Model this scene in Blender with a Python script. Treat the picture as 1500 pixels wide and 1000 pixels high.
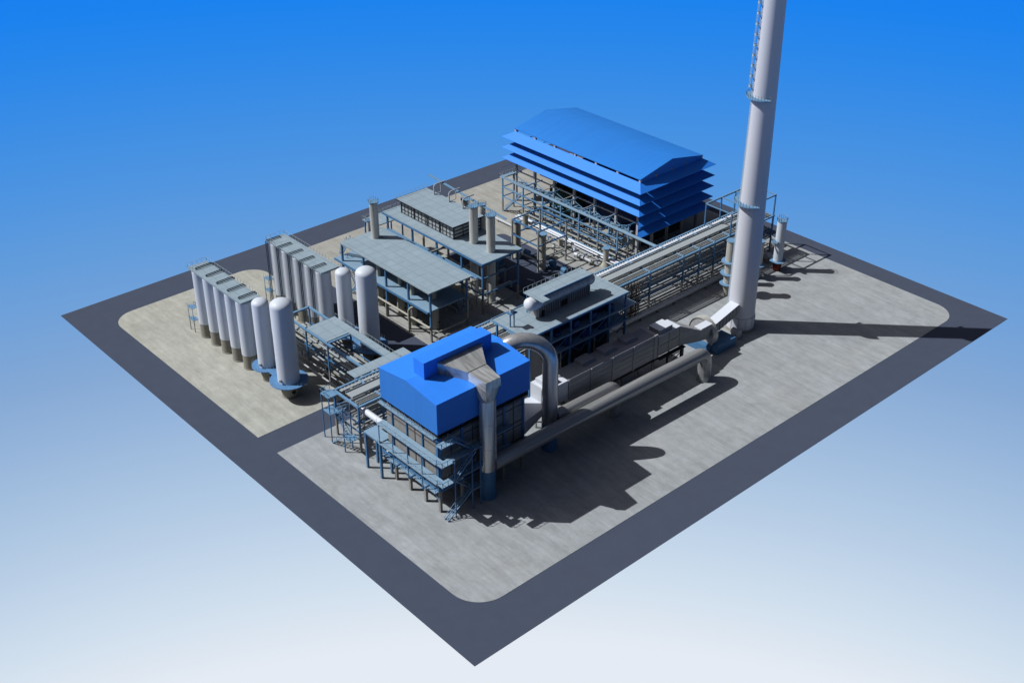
import bpy, math, random
from mathutils import Vector
random.seed(7)
S = 1.6                                   # metres per layout unit
scene = bpy.context.scene
for o in list(bpy.data.objects): bpy.data.objects.remove(o)
col = scene.collection

# ---------------------------------------------------------------- camera
cam_d = bpy.data.cameras.new('camera'); cam = bpy.data.objects.new('camera', cam_d); col.objects.link(cam)
yaw, pitch = math.radians(48.00479), math.radians(31.06044)
F = Vector((math.cos(pitch)*math.cos(yaw), math.cos(pitch)*math.sin(yaw), -math.sin(pitch)))
cam.location = Vector((-60.4133, -73.0017, 97.0354))*S
cam.rotation_euler = F.to_track_quat('-Z', 'Y').to_euler()
cam_d.sensor_width = 36; cam_d.lens = 36*1817.5/1500; cam_d.clip_end = 5000; cam_d.clip_start = 1
scene.camera = cam

# ---------------------------------------------------------------- sky
SUN_EL = math.radians(46.3)
SUN_DIR = Vector((-0.70*math.cos(SUN_EL), 0.714*math.cos(SUN_EL), math.sin(SUN_EL)))   # towards the sun
w = bpy.data.worlds.new('World'); scene.world = w; w.use_nodes = True
nt = w.node_tree; nt.nodes.clear()
out = nt.nodes.new('ShaderNodeOutputWorld')
geo = nt.nodes.new('ShaderNodeTexCoord'); sep = nt.nodes.new('ShaderNodeSeparateXYZ')
nt.links.new(geo.outputs['Generated'], sep.inputs[0])
ramp = nt.nodes.new('ShaderNodeValToRGB')
mr = nt.nodes.new('ShaderNodeMapRange'); mr.inputs[1].default_value = -0.75; mr.inputs[2].default_value = 0.0
nt.links.new(sep.outputs['Z'], mr.inputs[0]); nt.links.new(mr.outputs[0], ramp.inputs[0])
def lin(c): return tuple(((v/255)/12.92 if v <= 10 else (((v/255)+0.055)/1.055)**2.4) for v in c)+(1,)
stops = [(0.0616, (229, 235, 244)), (0.0903, (217, 228, 240)), (0.1203, (205, 221, 237)), (0.1649, (188, 208, 231)), (0.2118, (170, 196, 225)), (0.2637, (152, 182, 219)), (0.3175, (133, 169, 213)), (0.3699, (116, 162, 216)), (0.4234, (99, 156, 219)), (0.481, (80, 149, 224)), (0.539, (62, 142, 228)), (0.5938, (44, 136, 233)), (0.6483, (27, 130, 238)), (0.675, (25, 127, 238)), (0.74, (8, 46, 105)), (0.86, (4, 20, 48))]
cr = ramp.color_ramp
while len(cr.elements) > 1: cr.elements.remove(cr.elements[-1])
cr.elements[0].position = stops[0][0]; cr.elements[0].color = lin(stops[0][1])
for p, c in stops[1:]:
    e = cr.elements.new(p); e.color = lin(c)
bg1 = nt.nodes.new('ShaderNodeBackground'); nt.links.new(ramp.outputs[0], bg1.inputs[0]); bg1.inputs[1].default_value = 1.0
sky = nt.nodes.new('ShaderNodeTexSky'); sky.sky_type = 'NISHITA'; sky.sun_disc = False
sky.sun_elevation = SUN_EL; sky.sun_rotation = math.atan2(SUN_DIR.x, SUN_DIR.y); sky.air_density = 0.35; sky.dust_density = 2.5; sky.ozone_density = 0.6
bg2 = nt.nodes.new('ShaderNodeBackground'); nt.links.new(sky.outputs[0], bg2.inputs[0]); bg2.inputs[1].default_value = 0.07
mr2 = nt.nodes.new('ShaderNodeMapRange'); mr2.inputs[1].default_value = 0.0; mr2.inputs[2].default_value = 0.3
nt.links.new(sep.outputs['Z'], mr2.inputs[0])
mix = nt.nodes.new('ShaderNodeMixShader'); nt.links.new(mr2.outputs[0], mix.inputs[0])
nt.links.new(bg1.outputs[0], mix.inputs[1]); nt.links.new(bg2.outputs[0], mix.inputs[2]); nt.links.new(mix.outputs[0], out.inputs[0])

# ---------------------------------------------------------------- sun
sd = bpy.data.lights.new('sun', 'SUN'); sun = bpy.data.objects.new('sun', sd); col.objects.link(sun)
sd.energy = 5.0; sd.angle = math.radians(0.4); sd.color = (1.0, 0.992, 0.98)
sun.rotation_euler = (-SUN_DIR).to_track_quat('-Z', 'Y').to_euler()
sun.location = (0, 0, 200)

scene.view_settings.view_transform = 'Standard'; scene.view_settings.look = 'None'
scene.view_settings.exposure = 0; scene.view_settings.gamma = 1
scene.render.engine = 'CYCLES'
scene.cycles.max_bounces = 4; scene.cycles.diffuse_bounces = 1; scene.cycles.glossy_bounces = 2

# ---------------------------------------------------------------- materials
MATS = {}
def mat(name, c, rough=0.6, metal=0.0, var=0.12, scale=1.0, stretch=(1, 1, 1), bump=0.0, spec=0.3, c2=None):
    c = tuple(v*0.62 for v in c)
    m = bpy.data.materials.new(name); m.use_nodes = True; n = m.node_tree; b = n.nodes['Principled BSDF']
    tc = n.nodes.new('ShaderNodeTexCoord'); mp = n.nodes.new('ShaderNodeMapping'); mp.inputs['Scale'].default_value = stretch
    n.links.new(tc.outputs['Object'], mp.inputs[0])
    nz = n.nodes.new('ShaderNodeTexNoise'); nz.inputs['Scale'].default_value = scale; nz.inputs['Detail'].default_value = 5; nz.inputs['Roughness'].default_value = 0.62
    n.links.new(mp.outputs[0], nz.inputs['Vector'])
    rp = n.nodes.new('ShaderNodeValToRGB'); rp.color_ramp.elements[0].position = 0.3; rp.color_ramp.elements[1].position = 0.7
    lo = tuple(v*(1-var) for v in (c2 or c)); hi = tuple(min(0.95, v*(1+var)) for v in c)
    rp.color_ramp.elements[0].color = lo+(1,); rp.color_ramp.elements[1].color = hi+(1,)
    n.links.new(nz.outputs[0], rp.inputs[0]); n.links.new(rp.outputs[0], b.inputs['Base Color'])
    b.inputs['Roughness'].default_value = rough; b.inputs['Metallic'].default_value = metal; b.inputs['Specular IOR Level'].default_value = spec
    if bump:
        bp = n.nodes.new('ShaderNodeBump'); bp.inputs['Strength'].default_value = bump; bp.inputs['Distance'].default_value = 0.1
        n.links.new(nz.outputs[0], bp.inputs['Height']); n.links.new(bp.outputs[0], b.inputs['Normal'])
    MATS[name] = m; return m

def grid_mat(name, c, line, cell, rough=0.7, axes='xy', fade=0.5, mortar=0.03, cellh=None, var=0.06):
    """sheet panels divided by thin darker joints; axes picks the plane of the joints"""
    m = mat(name, c, rough=rough, var=var, scale=0.6); n = m.node_tree; b = n.nodes['Principled BSDF']
    tc = n.nodes.new('ShaderNodeTexCoord'); sp = n.nodes.new('ShaderNodeSeparateXYZ'); cb = n.nodes.new('ShaderNodeCombineXYZ')
    n.links.new(tc.outputs['Object'], sp.inputs[0])
    n.links.new(sp.outputs['XYZ'.index(axes[0].upper())], cb.inputs[0]); n.links.new(sp.outputs['XYZ'.index(axes[1].upper())], cb.inputs[1])
    br = n.nodes.new('ShaderNodeTexBrick'); br.offset = 0; br.inputs['Scale'].default_value = 1
    br.inputs['Brick Width'].default_value = cell; br.inputs['Row Height'].default_value = cellh or cell; br.inputs['Mortar Size'].default_value = mortar
    br.inputs['Mortar Smooth'].default_value = 0.3; br.inputs['Bias'].default_value = 0
    br.inputs['Color1'].default_value = (1, 1, 1, 1); br.inputs['Color2'].default_value = (0.9, 0.9, 0.9, 1); br.inputs['Mortar'].default_value = line+(1,)
    n.links.new(cb.outputs[0], br.inputs['Vector'])
    mx = n.nodes.new('ShaderNodeMix'); mx.data_type = 'RGBA'; mx.blend_type = 'MULTIPLY'; mx.inputs[0].default_value = fade
    prev = b.inputs['Base Color'].links[0].from_socket
    n.links.new(prev, mx.inputs[6]); n.links.new(br.outputs[0], mx.inputs[7]); n.links.new(mx.outputs[2], b.inputs['Base Color'])
    return m

mat('asphalt', (0.083, 0.104, 0.158), rough=0.95, var=0.05, scale=0.25, spec=0.1)
mat('white_paint', (0.78, 0.86, 0.98), rough=0.5, var=0.02, scale=0.3)
mat('chimney_paint', (0.78, 0.82, 0.92), rough=0.5, var=0.03, scale=0.15, stretch=(1, 1, 0.1))
mat('bright_white', (0.86, 0.93, 1.04), rough=0.45, var=0.02)
mat('stone_grey', (0.34, 0.33, 0.285), rough=0.85, var=0.12, scale=0.8)
mat('cream_steel', (0.50, 0.49, 0.42), rough=0.5, var=0.15, scale=0.6, stretch=(1, 1, 0.15))
mat('tower_metal', (0.72, 0.72, 0.68), rough=0.42, metal=0.25, var=0.2, scale=1.2, stretch=(1, 1, 0.08))
mat('duct_metal', (0.52, 0.54, 0.545), rough=0.36, metal=0.45, var=0.30, scale=1.0, stretch=(0.04, 2.6, 2.6))  # lengthwise noise paints bright and dark reflection streaks into the colour
mat('riser_metal', (0.74, 0.75, 0.76), rough=0.27, metal=0.6, var=0.20, scale=1.0, stretch=(1.6, 1.6, 0.05))  # upright reflection streaks painted into the base colour by stretched noise
mat('hood_metal', (0.68, 0.70, 0.69), rough=0.28, metal=0.45, var=0.5, scale=1.0, stretch=(1.0, 0.10, 0.35))  # painted sky-reflection stripes running down the hood, as colour noise
mat('blue_steel', (0.08, 0.23, 0.46), rough=0.55, var=0.12, scale=0.8)
mat('blue_light', (0.19, 0.375, 0.60), rough=0.6, var=0.08, scale=0.8)
mat('blue_deck', (0.13, 0.32, 0.62), rough=0.6, var=0.08, scale=0.5)
mat('blue_base', (0.08, 0.23, 0.45), rough=0.6, var=0.08, scale=0.5)
mat('pipe_navy', (0.035, 0.075, 0.12), rough=0.6, var=0.1)
mat('pipe_white', (0.58, 0.62, 0.67), rough=0.4, var=0.05)
mat('pipe_grey', (0.36, 0.38, 0.38), rough=0.55, var=0.15)
mat('rail_paint', (0.50, 0.60, 0.64), rough=0.7, var=0.1)
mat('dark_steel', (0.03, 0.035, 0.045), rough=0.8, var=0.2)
mat('brown_steel', (0.14, 0.11, 0.09), rough=0.8, var=0.2)
mat('casing_grey', (0.46, 0.47, 0.49), rough=0.6, var=0.16, scale=0.8, stretch=(0.35, 1, 2.0))
mat('casing_roof', (0.34, 0.36, 0.42), rough=0.8, var=0.06)
mat('ladder_paint', (0.55, 0.75, 0.9), rough=0.6, var=0.05)
mat('red_paint', (0.20, 0.01, 0.005), rough=0.6)
mat('dark_glass', (0.02, 0.025, 0.03), rough=0.3)
mat('tray_metal', (0.44, 0.50, 0.53), rough=0.6, var=0.10, scale=2, stretch=(0.1, 2, 1))
mat('concrete_leg', (0.36, 0.35, 0.33), rough=0.85, var=0.08)
grid_mat('grating', (0.37, 0.485, 0.57), (0.5, 0.56, 0.6), 1.8*S, fade=0.6, mortar=0.09)
grid_mat('grating_blue', (0.29, 0.46, 0.63), (0.6, 0.66, 0.7), 0.8*S, fade=0.35, mortar=0.04)
grid_mat('blue_sheet', (0.045, 0.34, 1.28), (0.72, 0.76, 0.8), 0.6*S, rough=0.5, axes='xy', fade=0.35, mortar=0.03, cellh=400, var=0.02)
grid_mat('blue_wall', (0.045, 0.27, 0.84), (0.72, 0.76, 0.8), 0.7*S, rough=0.55, axes='yz', fade=0.4, mortar=0.03, cellh=400, var=0.02)
grid_mat('blue_roof', (0.035, 0.29, 0.93), (0.70, 0.74, 0.8), 400, rough=0.5, axes='xy', fade=0.5, mortar=0.05, cellh=0.75*S, var=0.02)
mat('blue_side', (0.045, 0.27, 0.84), rough=0.55, var=0.02)
mat('blue_louvre', (0.035, 0.32, 1.2), rough=0.5, var=0.02)
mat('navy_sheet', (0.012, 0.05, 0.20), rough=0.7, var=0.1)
mat('green_box', (0.015, 0.05, 0.035), rough=0.7, var=0.1)
grid_mat('wall_panel', (0.36, 0.355, 0.335), (0.45, 0.45, 0.42), 1.4*S, rough=0.7, axes='yz', fade=0.6, mortar=0.05, cellh=0.95*S, var=0.12)

def concrete(name, warm, cool, cx, slope):
    """weathered slab: long pour streaks, blotches and pits; hue drifts from warm to cool across the yard"""
    m = bpy.data.materials.new(name); m.use_nodes = True; n = m.node_tree; b = n.nodes['Principled BSDF']; L = n.links.new
    tc = n.nodes.new('ShaderNodeTexCoord')
    def noise(scale, sc, detail=6, rough=0.6):
        mp = n.nodes.new('ShaderNodeMapping'); mp.inputs['Scale'].default_value = sc; L(tc.outputs['Object'], mp.inputs[0])
        z = n.nodes.new('ShaderNodeTexNoise'); z.inputs['Scale'].default_value = scale; z.inputs['Detail'].default_value = detail; z.inputs['Roughness'].default_value = rough
        L(mp.outputs[0], z.inputs['Vector']); return z.outputs[0]
    def rng(src, a, b_, lo, hi):
        r = n.nodes.new('ShaderNodeMapRange'); r.inputs[1].default_value = a; r.inputs[2].default_value = b_; r.inputs[3].default_value = lo; r.inputs[4].default_value = hi
        L(src, r.inputs[0]); return r.outputs[0]
    def mul(a, b_):
        q = n.nodes.new('ShaderNodeMath'); q.operation = 'MULTIPLY'; L(a, q.inputs[0]); L(b_, q.inputs[1]); return q.outputs[0]
    streak = rng(noise(1.0, (0.62, 0.075, 1), 8, 0.7), 0.32, 0.70, 0.85, 1.13)
    fine = rng(noise(1.0, (1.6, 0.5, 1), 5, 0.75), 0.3, 0.7, 0.93, 1.07)
    blot = rng(noise(0.30, (1, 0.8, 1), 7, 0.7), 0.34, 0.66, 0.89, 1.09)
    pits = rng(noise(0.9, (1, 1, 1), 2, 0.5), 0.70, 0.80, 1.0, 0.80)
    br = n.nodes.new('ShaderNodeTexBrick'); br.offset = 0; br.inputs['Scale'].default_value = 1; br.inputs['Brick Width'].default_value = 8.0; br.inputs['Row Height'].default_value = 8.0
    br.inputs['Mortar Size'].default_value = 0.05; br.inputs['Mortar Smooth'].default_value = 0.4
    br.inputs['Color1'].default_value = (1.03, 1.03, 1.03, 1); br.inputs['Color2'].default_value = (0.96, 0.96, 0.96, 1); br.inputs['Mortar'].default_value = (0.9, 0.9, 0.9, 1)
    L(tc.outputs['Object'], br.inputs['Vector'])
    v = mul(mul(mul(streak, fine), mul(blot, pits)), br.outputs[0])
    sp = n.nodes.new('ShaderNodeSeparateXYZ'); L(tc.outputs['Object'], sp.inputs[0])
    g = rng(sp.outputs[1], cx*S, (cx+slope)*S, 0, 1)
    hn = rng(noise(0.05, (1, 1, 1), 3), 0.35, 0.65, -0.25, 0.25)
    ad = n.nodes.new('ShaderNodeMath'); ad.operation = 'ADD'; ad.use_clamp = True; L(g, ad.inputs[0]); L(hn, ad.inputs[1])
    mc = n.nodes.new('ShaderNodeMix'); mc.data_type = 'RGBA'; mc.inputs[6].default_value = cool+(1,); mc.inputs[7].default_value = warm+(1,); L(ad.outputs[0], mc.inputs[0])
    vm = n.nodes.new('ShaderNodeVectorMath'); vm.operation = 'SCALE'; L(mc.outputs[2], vm.inputs[0]); L(v, vm.inputs['Scale'])
    L(vm.outputs[0], b.inputs['Base Color']); b.inputs['Roughness'].default_value = 0.95; b.inputs['Specular IOR Level'].default_value = 0.1
    MATS[name] = m
concrete('yard_concrete', (0.292, 0.292, 0.270), (0.272, 0.295, 0.312), 45, 26)
concrete('tank_concrete', (0.33, 0.335, 0.30), (0.325, 0.335, 0.31), 50, 40)

# ---------------------------------------------------------------- mesh builder
class MB:
    def __init__(s): s.v = []; s.f = []; s.sm = []
    def add(s, vs, fs, smooth=False):
        k = len(s.v); s.v += [tuple(v) for v in vs]; s.f += [tuple(i+k for i in f) for f in fs]; s.sm += [smooth]*len(fs); return s
    def box(s, x0, x1, y0, y1, z0, z1):
        return s.add([(x0,y0,z0),(x1,y0,z0),(x1,y1,z0),(x0,y1,z0),(x0,y0,z1),(x1,y0,z1),(x1,y1,z1),(x0,y1,z1)],
                     [(0,3,2,1),(4,5,6,7),(0,1,5,4),(1,2,6,5),(2,3,7,6),(3,0,4,7)])
    def hexa(s, a, b):   # bottom quad a (ccw from above), top quad b
        return s.add(list(a)+list(b), [(0,3,2,1),(4,5,6,7),(0,1,5,4),(1,2,6,5),(2,3,7,6),(3,0,4,7)])
    def beam(s, p, q, w=0.12, h=None):
        p = Vector(p); q = Vector(q); h = h or w; d = (q-p)
        if d.length < 1e-5: return s
        d.normalize(); u = Vector((0,0,1)) if abs(d.z) < 0.95 else Vector((0,1,0))
        a = d.cross(u).normalized()*w/2; b = a.normalized().cross(d).normalized()*h/2
        vs = [p-a-b, p+a-b, p+a+b, p-a+b, q-a-b, q+a-b, q+a+b, q-a+b]
        return s.add(vs, [(0,1,2,3),(7,6,5,4),(0,4,5,1),(1,5,6,2),(2,6,7,3),(3,7,4,0)])
    def lathe(s, x, y, prof, seg=28, a0=None, a1=None):   # prof: [(r,z)...] bottom to top
        ks = []; k0 = len(s.v)
        for r, z in prof:
            if r < 1e-6: ks.append([len(s.v)]); s.v.append((x, y, z))
            else:
                ks.append(list(range(len(s.v), len(s.v)+seg)))
                s.v += [(x+r*math.cos(2*math.pi*i/seg), y+r*math.sin(2*math.pi*i/seg), z) for i in range(seg)]
        for A, B in zip(ks, ks[1:]):
            for i in range(seg):
                j = (i+1) % seg
                if len(A) == 1 and len(B) == 1: continue
                if len(A) == 1: s.f.append((A[0], B[j], B[i]))
                elif len(B) == 1: s.f.append((A[i], A[j], B[0]))
                else: s.f.append((A[i], A[j], B[j], B[i]))
                s.sm.append(True)
        return s
    def cyl(s, x, y, r, z0, z1, seg=24):
        return s.lathe(x, y, [(0, z0), (r, z0), (r, z1), (0, z1)], seg)
    def tube(s, pts, r, seg=12, cap=True):
        pts = [Vector(p) for p in pts]; rings = []; prev = None
        for i, p in enumerate(pts):
            d = (pts[min(i+1, len(pts)-1)]-pts[max(i-1, 0)]).normalized()
            if prev is None:
                u = Vector((0,0,1)) if abs(d.z) < 0.9 else Vector((1,0,0)); a = d.cross(u).normalized()
            else:
                a = (prev-d*prev.dot(d)).normalized()
            prev = a; b = d.cross(a); k = len(s.v)
            s.v += [tuple(p+a*r*math.cos(2*math.pi*t/seg)+b*r*math.sin(2*math.pi*t/seg)) for t in range(seg)]
            rings.append(k)
        for A, B in zip(rings, rings[1:]):
            for t in range(seg):
                u = (t+1) % seg; s.f.append((A+t, B+t, B+u, A+u)); s.sm.append(True)
        if cap:
            s.f.append(tuple(rings[0]+t for t in range(seg))); s.f.append(tuple(rings[-1]+t for t in reversed(range(seg)))); s.sm += [False]*2
        return s
    def prism(s, poly, z0, z1):
        n = len(poly); vs = [(x, y, z0) for x, y in poly]+[(x, y, z1) for x, y in poly]
        return s.add(vs, [tuple(reversed(range(n))), tuple(range(n, 2*n))]+[(i, (i+1) % n, n+(i+1) % n, n+i) for i in range(n)])
    def rail(s, pts, z, h=0.62, step=0.8, r=0.034, mid=False):
        for (x0, y0), (x1, y1) in zip(pts, pts[1:]):
            L = math.hypot(x1-x0, y1-y0); n = max(1, round(L/step))
            for i in range(n+1):
                t = i/n; x = x0+(x1-x0)*t; y = y0+(y1-y0)*t; s.beam((x, y, z), (x, y, z+h), r)
            s.beam((x0, y0, z+h), (x1, y1, z+h), r*0.8)
            if mid: s.beam((x0, y0, z+h*0.5), (x1, y1, z+h*0.5), r*0.55)
        return s
    def stair(s, p, q, wd=0.55, n=None, r=0.07):
        p = Vector(p); q = Vector(q); d = q-p; hd = Vector((d.x, d.y, 0)).normalized(); sd_ = Vector((-hd.y, hd.x, 0))*wd/2
        for sg in (-1, 1):
            s.beam(p+sd_*sg, q+sd_*sg, r, r*2.2)
            s.beam(p+sd_*sg+Vector((0,0,0.6)), q+sd_*sg+Vector((0,0,0.6)), r*0.7)
            s.beam(p+sd_*sg, p+sd_*sg+Vector((0,0,0.6)), r*0.7); s.beam(q+sd_*sg, q+sd_*sg+Vector((0,0,0.6)), r*0.7)
        n = n or max(3, int(abs(d.z)/0.24))
        for i in range(n):
            c = p+d*((i+0.5)/n); s.beam(c-sd_, c+sd_, 0.17, 0.03)
        return s
    def build(s, name, m, parent=None, org=(0, 0, 0), angle=40):
        me = bpy.data.meshes.new(name)
        ox, oy, oz = org
        me.from_pydata([((x-ox)*S, (y-oy)*S, (z-oz)*S) for x, y, z in s.v], [], s.f); me.update()
        me.polygons.foreach_set('use_smooth', s.sm)
        if any(s.sm): me.set_sharp_from_angle(angle=math.radians(angle))
        me.materials.append(MATS[m])
        o = bpy.data.objects.new(name, me); col.objects.link(o)
        if parent is not None: o.parent = parent
        return o

class Thing:
    def __init__(s, name, label, cat, org=(0, 0, 0), group=None):
        s.org = tuple(org)+((0,) if len(org) == 2 else ())
        e = bpy.data.objects.new(name, None); col.objects.link(e); e.empty_display_size = 0.5
        e.location = Vector(s.org)*S; e['label'] = label; e['category'] = cat
        if group: e['group'] = group
        s.e = e
    def part(s, name, mb, m, parent=None, label=None, angle=40):
        o = mb.build(name, m, parent or s.e, s.org, angle)
        if label: o['label'] = label
        return o

def structure(name, mb, m):
    o = mb.build(name, m); o['kind'] = 'structure'; return o

def dup(e, loc, label, group=None):
    r = e.copy(); col.objects.link(r); r.location = Vector(loc)*S; r['label'] = label
    if group: r['group'] = group
    for ch in list(e.children):
        c = ch.copy(); col.objects.link(c); c.parent = r
        for g in ch.children:
            d = g.copy(); col.objects.link(d); d.parent = c
    return r

def rounded(x0, x1, y0, y1, r, corners, n=10):
    """corners: which of 'bl','br','tr','tl' (x,y low/high) are rounded"""
    pts = []
    for key, cx, cy, a in (('bl', x0, y0, 180), ('br', x1, y0, 270), ('tr', x1, y1, 0), ('tl', x0, y1, 90)):
        if key in corners:
            ox = cx+r*(1 if key[1] == 'l' else -1); oy = cy+r*(1 if key[0] == 'b' else -1)
            pts += [(ox+r*math.cos(math.radians(a+90*i/n)), oy+r*math.sin(math.radians(a+90*i/n))) for i in range(n+1)]
        else: pts.append((cx, cy))
    return pts

# ================================================================ setting
structure('asphalt_ground', MB().box(0, 109.55, 0, 100, -0.06, 0), 'asphalt')
structure('concrete_pad', MB().prism(rounded(5.3, 32.0, 50.95, 93.9, 3.6, ('tl', 'tr')), 0.0, 0.03), 'tank_concrete')
main = [p for p in rounded(5.3, 105.5, 6.0, 93.9, 4.0, ('bl', 'br')) if p != (5.3, 93.9)]
main += [(37.3, 93.9), (37.3, 46.3), (5.3, 46.3)]
structure('concrete_pad', MB().prism(main, 0.0, 0.03), 'yard_concrete')
structure('asphalt_road', MB().prism(rounded(58, 71.1, 50.5, 75.6, 1.2, ('tr', 'br')), 0.0305, 0.034), 'asphalt')

# ================================================================ chimney
CX, CY = 76.6, 26.6
t = Thing('chimney', 'tall white tapering chimney stack rising out of the frame at the right', 'chimney', (CX, CY))
def chr_(z): return 2.14-0.0118*z
t.part('shaft', MB().lathe(CX, CY, [(chr_(2.4), 2.4), (chr_(58), 58), (chr_(58)-0.15, 58), (0, 57)], 48), 'chimney_paint')
m = MB().lathe(CX, CY, [(2.2, 0.45), (2.2, 2.4), (2.13, 2.4)], 48)
t.part('base_shell', m, 'chimney_paint')
m = MB()
for i in range(12):
    a = math.radians(30*i); m.beam((CX+2.21*math.cos(a), CY+2.21*math.sin(a), 0.5), (CX+2.21*math.cos(a), CY+2.21*math.sin(a), 2.4), 0.05)
t.part('base_ribs', m, 'casing_grey')
t.part('footing', MB().lathe(CX, CY, [(0, 0.03), (2.3, 0.03), (2.3, 0.3), (2.22, 0.45), (0, 0.45)], 40), 'stone_grey')
def arc_platform(t, x, y, r0, r1, z, a0, a1, pm='blue_light', rm='rail_paint', name='platform', n=16):
    A = [math.radians(a0+(a1-a0)*i/n) for i in range(n+1)]
    poly = [(x+r1*math.cos(a), y+r1*math.sin(a)) for a in A]+[(x+r0*math.cos(a), y+r0*math.sin(a)) for a in reversed(A)]
    p = t.part(name, _ring(x, y, r0, r1, z, A), pm)
    m = MB(); pts = [(x+(r1-0.04)*math.cos(a), y+(r1-0.04)*math.sin(a)) for a in A]
    for p0, p1 in zip(pts, pts[1:]): m.rail([p0, p1], z, step=0.6, r=.028, mid=False)
    t.part('railing', m, rm, p)
    return p
def _ring(x, y, r0, r1, z, A, th=0.14):
    m = MB(); n = len(A)
    vs = []
    for a in A:
        c, s_ = math.cos(a), math.sin(a)
        vs += [(x+r0*c, y+r0*s_, z-th), (x+r1*c, y+r1*s_, z-th), (x+r1*c, y+r1*s_, z), (x+r0*c, y+r0*s_, z)]
    fs = []
    for i in range(n-1):
        k = 4*i; fs += [(k, k+4, k+5, k+1), (k+1, k+5, k+6, k+2), (k+2, k+6, k+7, k+3), (k+3, k+7, k+4, k)]
    fs += [(0, 1, 2, 3), (4*n-1, 4*n-2, 4*n-3, 4*n-4)]
    return m.add(vs, fs)
arc_platform(t, CX, CY, 1.85, 2.75, 21.2, 75, 238)
arc_platform(t, CX, CY, 1.65, 2.55, 37.2, 75, 238)
m = MB(); ca, sa = -0.74, 0.67
for sg in (-1, 1):
    ox, oy = -sa*0.18*sg, ca*0.18*sg
    m.beam((CX+ca*(chr_(3)+0.12)+ox, CY+sa*(chr_(3)+0.12)+oy, 3), (CX+ca*(chr_(58)+0.12)+ox, CY+sa*(chr_(58)+0.12)+oy, 58), 0.035)
for i in range(180):
    z = 3+i*0.3; r = chr_(z)+0.12; m.beam((CX+ca*r-sa*0.18, CY+sa*r+ca*0.18, z), (CX+ca*r+sa*0.18, CY+sa*r-ca*0.18, z), 0.025)
ld = t.part('ladder', m, 'ladder_paint')
m = MB()
for i in range(13):
    z = 38.6+i*1.45; r = chr_(z)+0.12+0.25
    pts = [(CX+ca*r+0.28*math.cos(b)*ca-0.3*math.sin(b)*sa, CY+sa*r+0.28*math.cos(b)*sa+0.3*math.sin(b)*ca, z) for b in [math.radians(-120+40*j) for j in range(7)]]
    for a, b in zip(pts, pts[1:]): m.beam(a, b, 0.03, 0.3)
for b in (-60, 0, 60):
    b = math.radians(b); q = []
    for z in (38.2, 57.5):
        r = chr_(z)+0.37; q.append((CX+ca*r+0.28*math.cos(b)*ca-0.3*math.sin(b)*sa, CY+sa*r+0.28*math.cos(b)*sa+0.3*math.sin(b)*ca, z))
    m.beam(q[0], q[1], 0.035)
t.part('ladder_cage', m, 'ladder_paint', ld)

# ================================================================ tank rows
def row_tank(x, y, label, group):
    t = Thing('storage_tank', label, 'tank', (x, y), group)
    t.part('shell', MB().lathe(x, y, [(0, 2.35), (1.17, 2.35), (1.17, 11.1), (0, 11.25)], 36), 'white_paint')
    t.part('skirt', MB().lathe(x, y, [(1.12, 0.2), (1.12, 2.35)], 36), 'stone_grey')
    t.part('base_flange', MB().lathe(x, y, [(0, 0.03), (1.2, 0.03), (1.2, 0.14), (1.12, 0.2)], 36), 'stone_grey')
    return t
ordn = ['outermost', 'second from the outer end', 'middle', 'fourth from the outer end', 'innermost']
for X, nm in ((14.27, 'front'), (27.85, 'rear')):
    g = 'tall white tanks of the %s row' % nm
    base = row_tank(X, 79.27, 'tall white tank, %s of the five in the %s row' % (ordn[0], nm), g)
    for k in range(1, 5):
        dup(base.e, (X, 79.27-3.06*k, 0), 'tall white tank, %s of the five in the %s row' % (ordn[k], nm), g)
def u_pipe(mb, x0, x1, y, z, r=0.07, wd=0.42):
    # flat hairpin loop lying just above the deck, its open end dropping over the edge
    for yy in (y-wd/2, y+wd/2):
        mb.tube([(x0, yy, z+0.16), (x1-0.15, yy, z+0.2), (x1+.05, yy, z+0.12), (x1+.08, yy, z-0.3)], r, 6)
    mb.tube([(x0, y-wd/2, z+0.16), (x0-0.16, y-wd*0.2, z+0.16), (x0-0.16, y+wd*0.2, z+0.16), (x0, y+wd/2, z+0.16)], r, 6)
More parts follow.
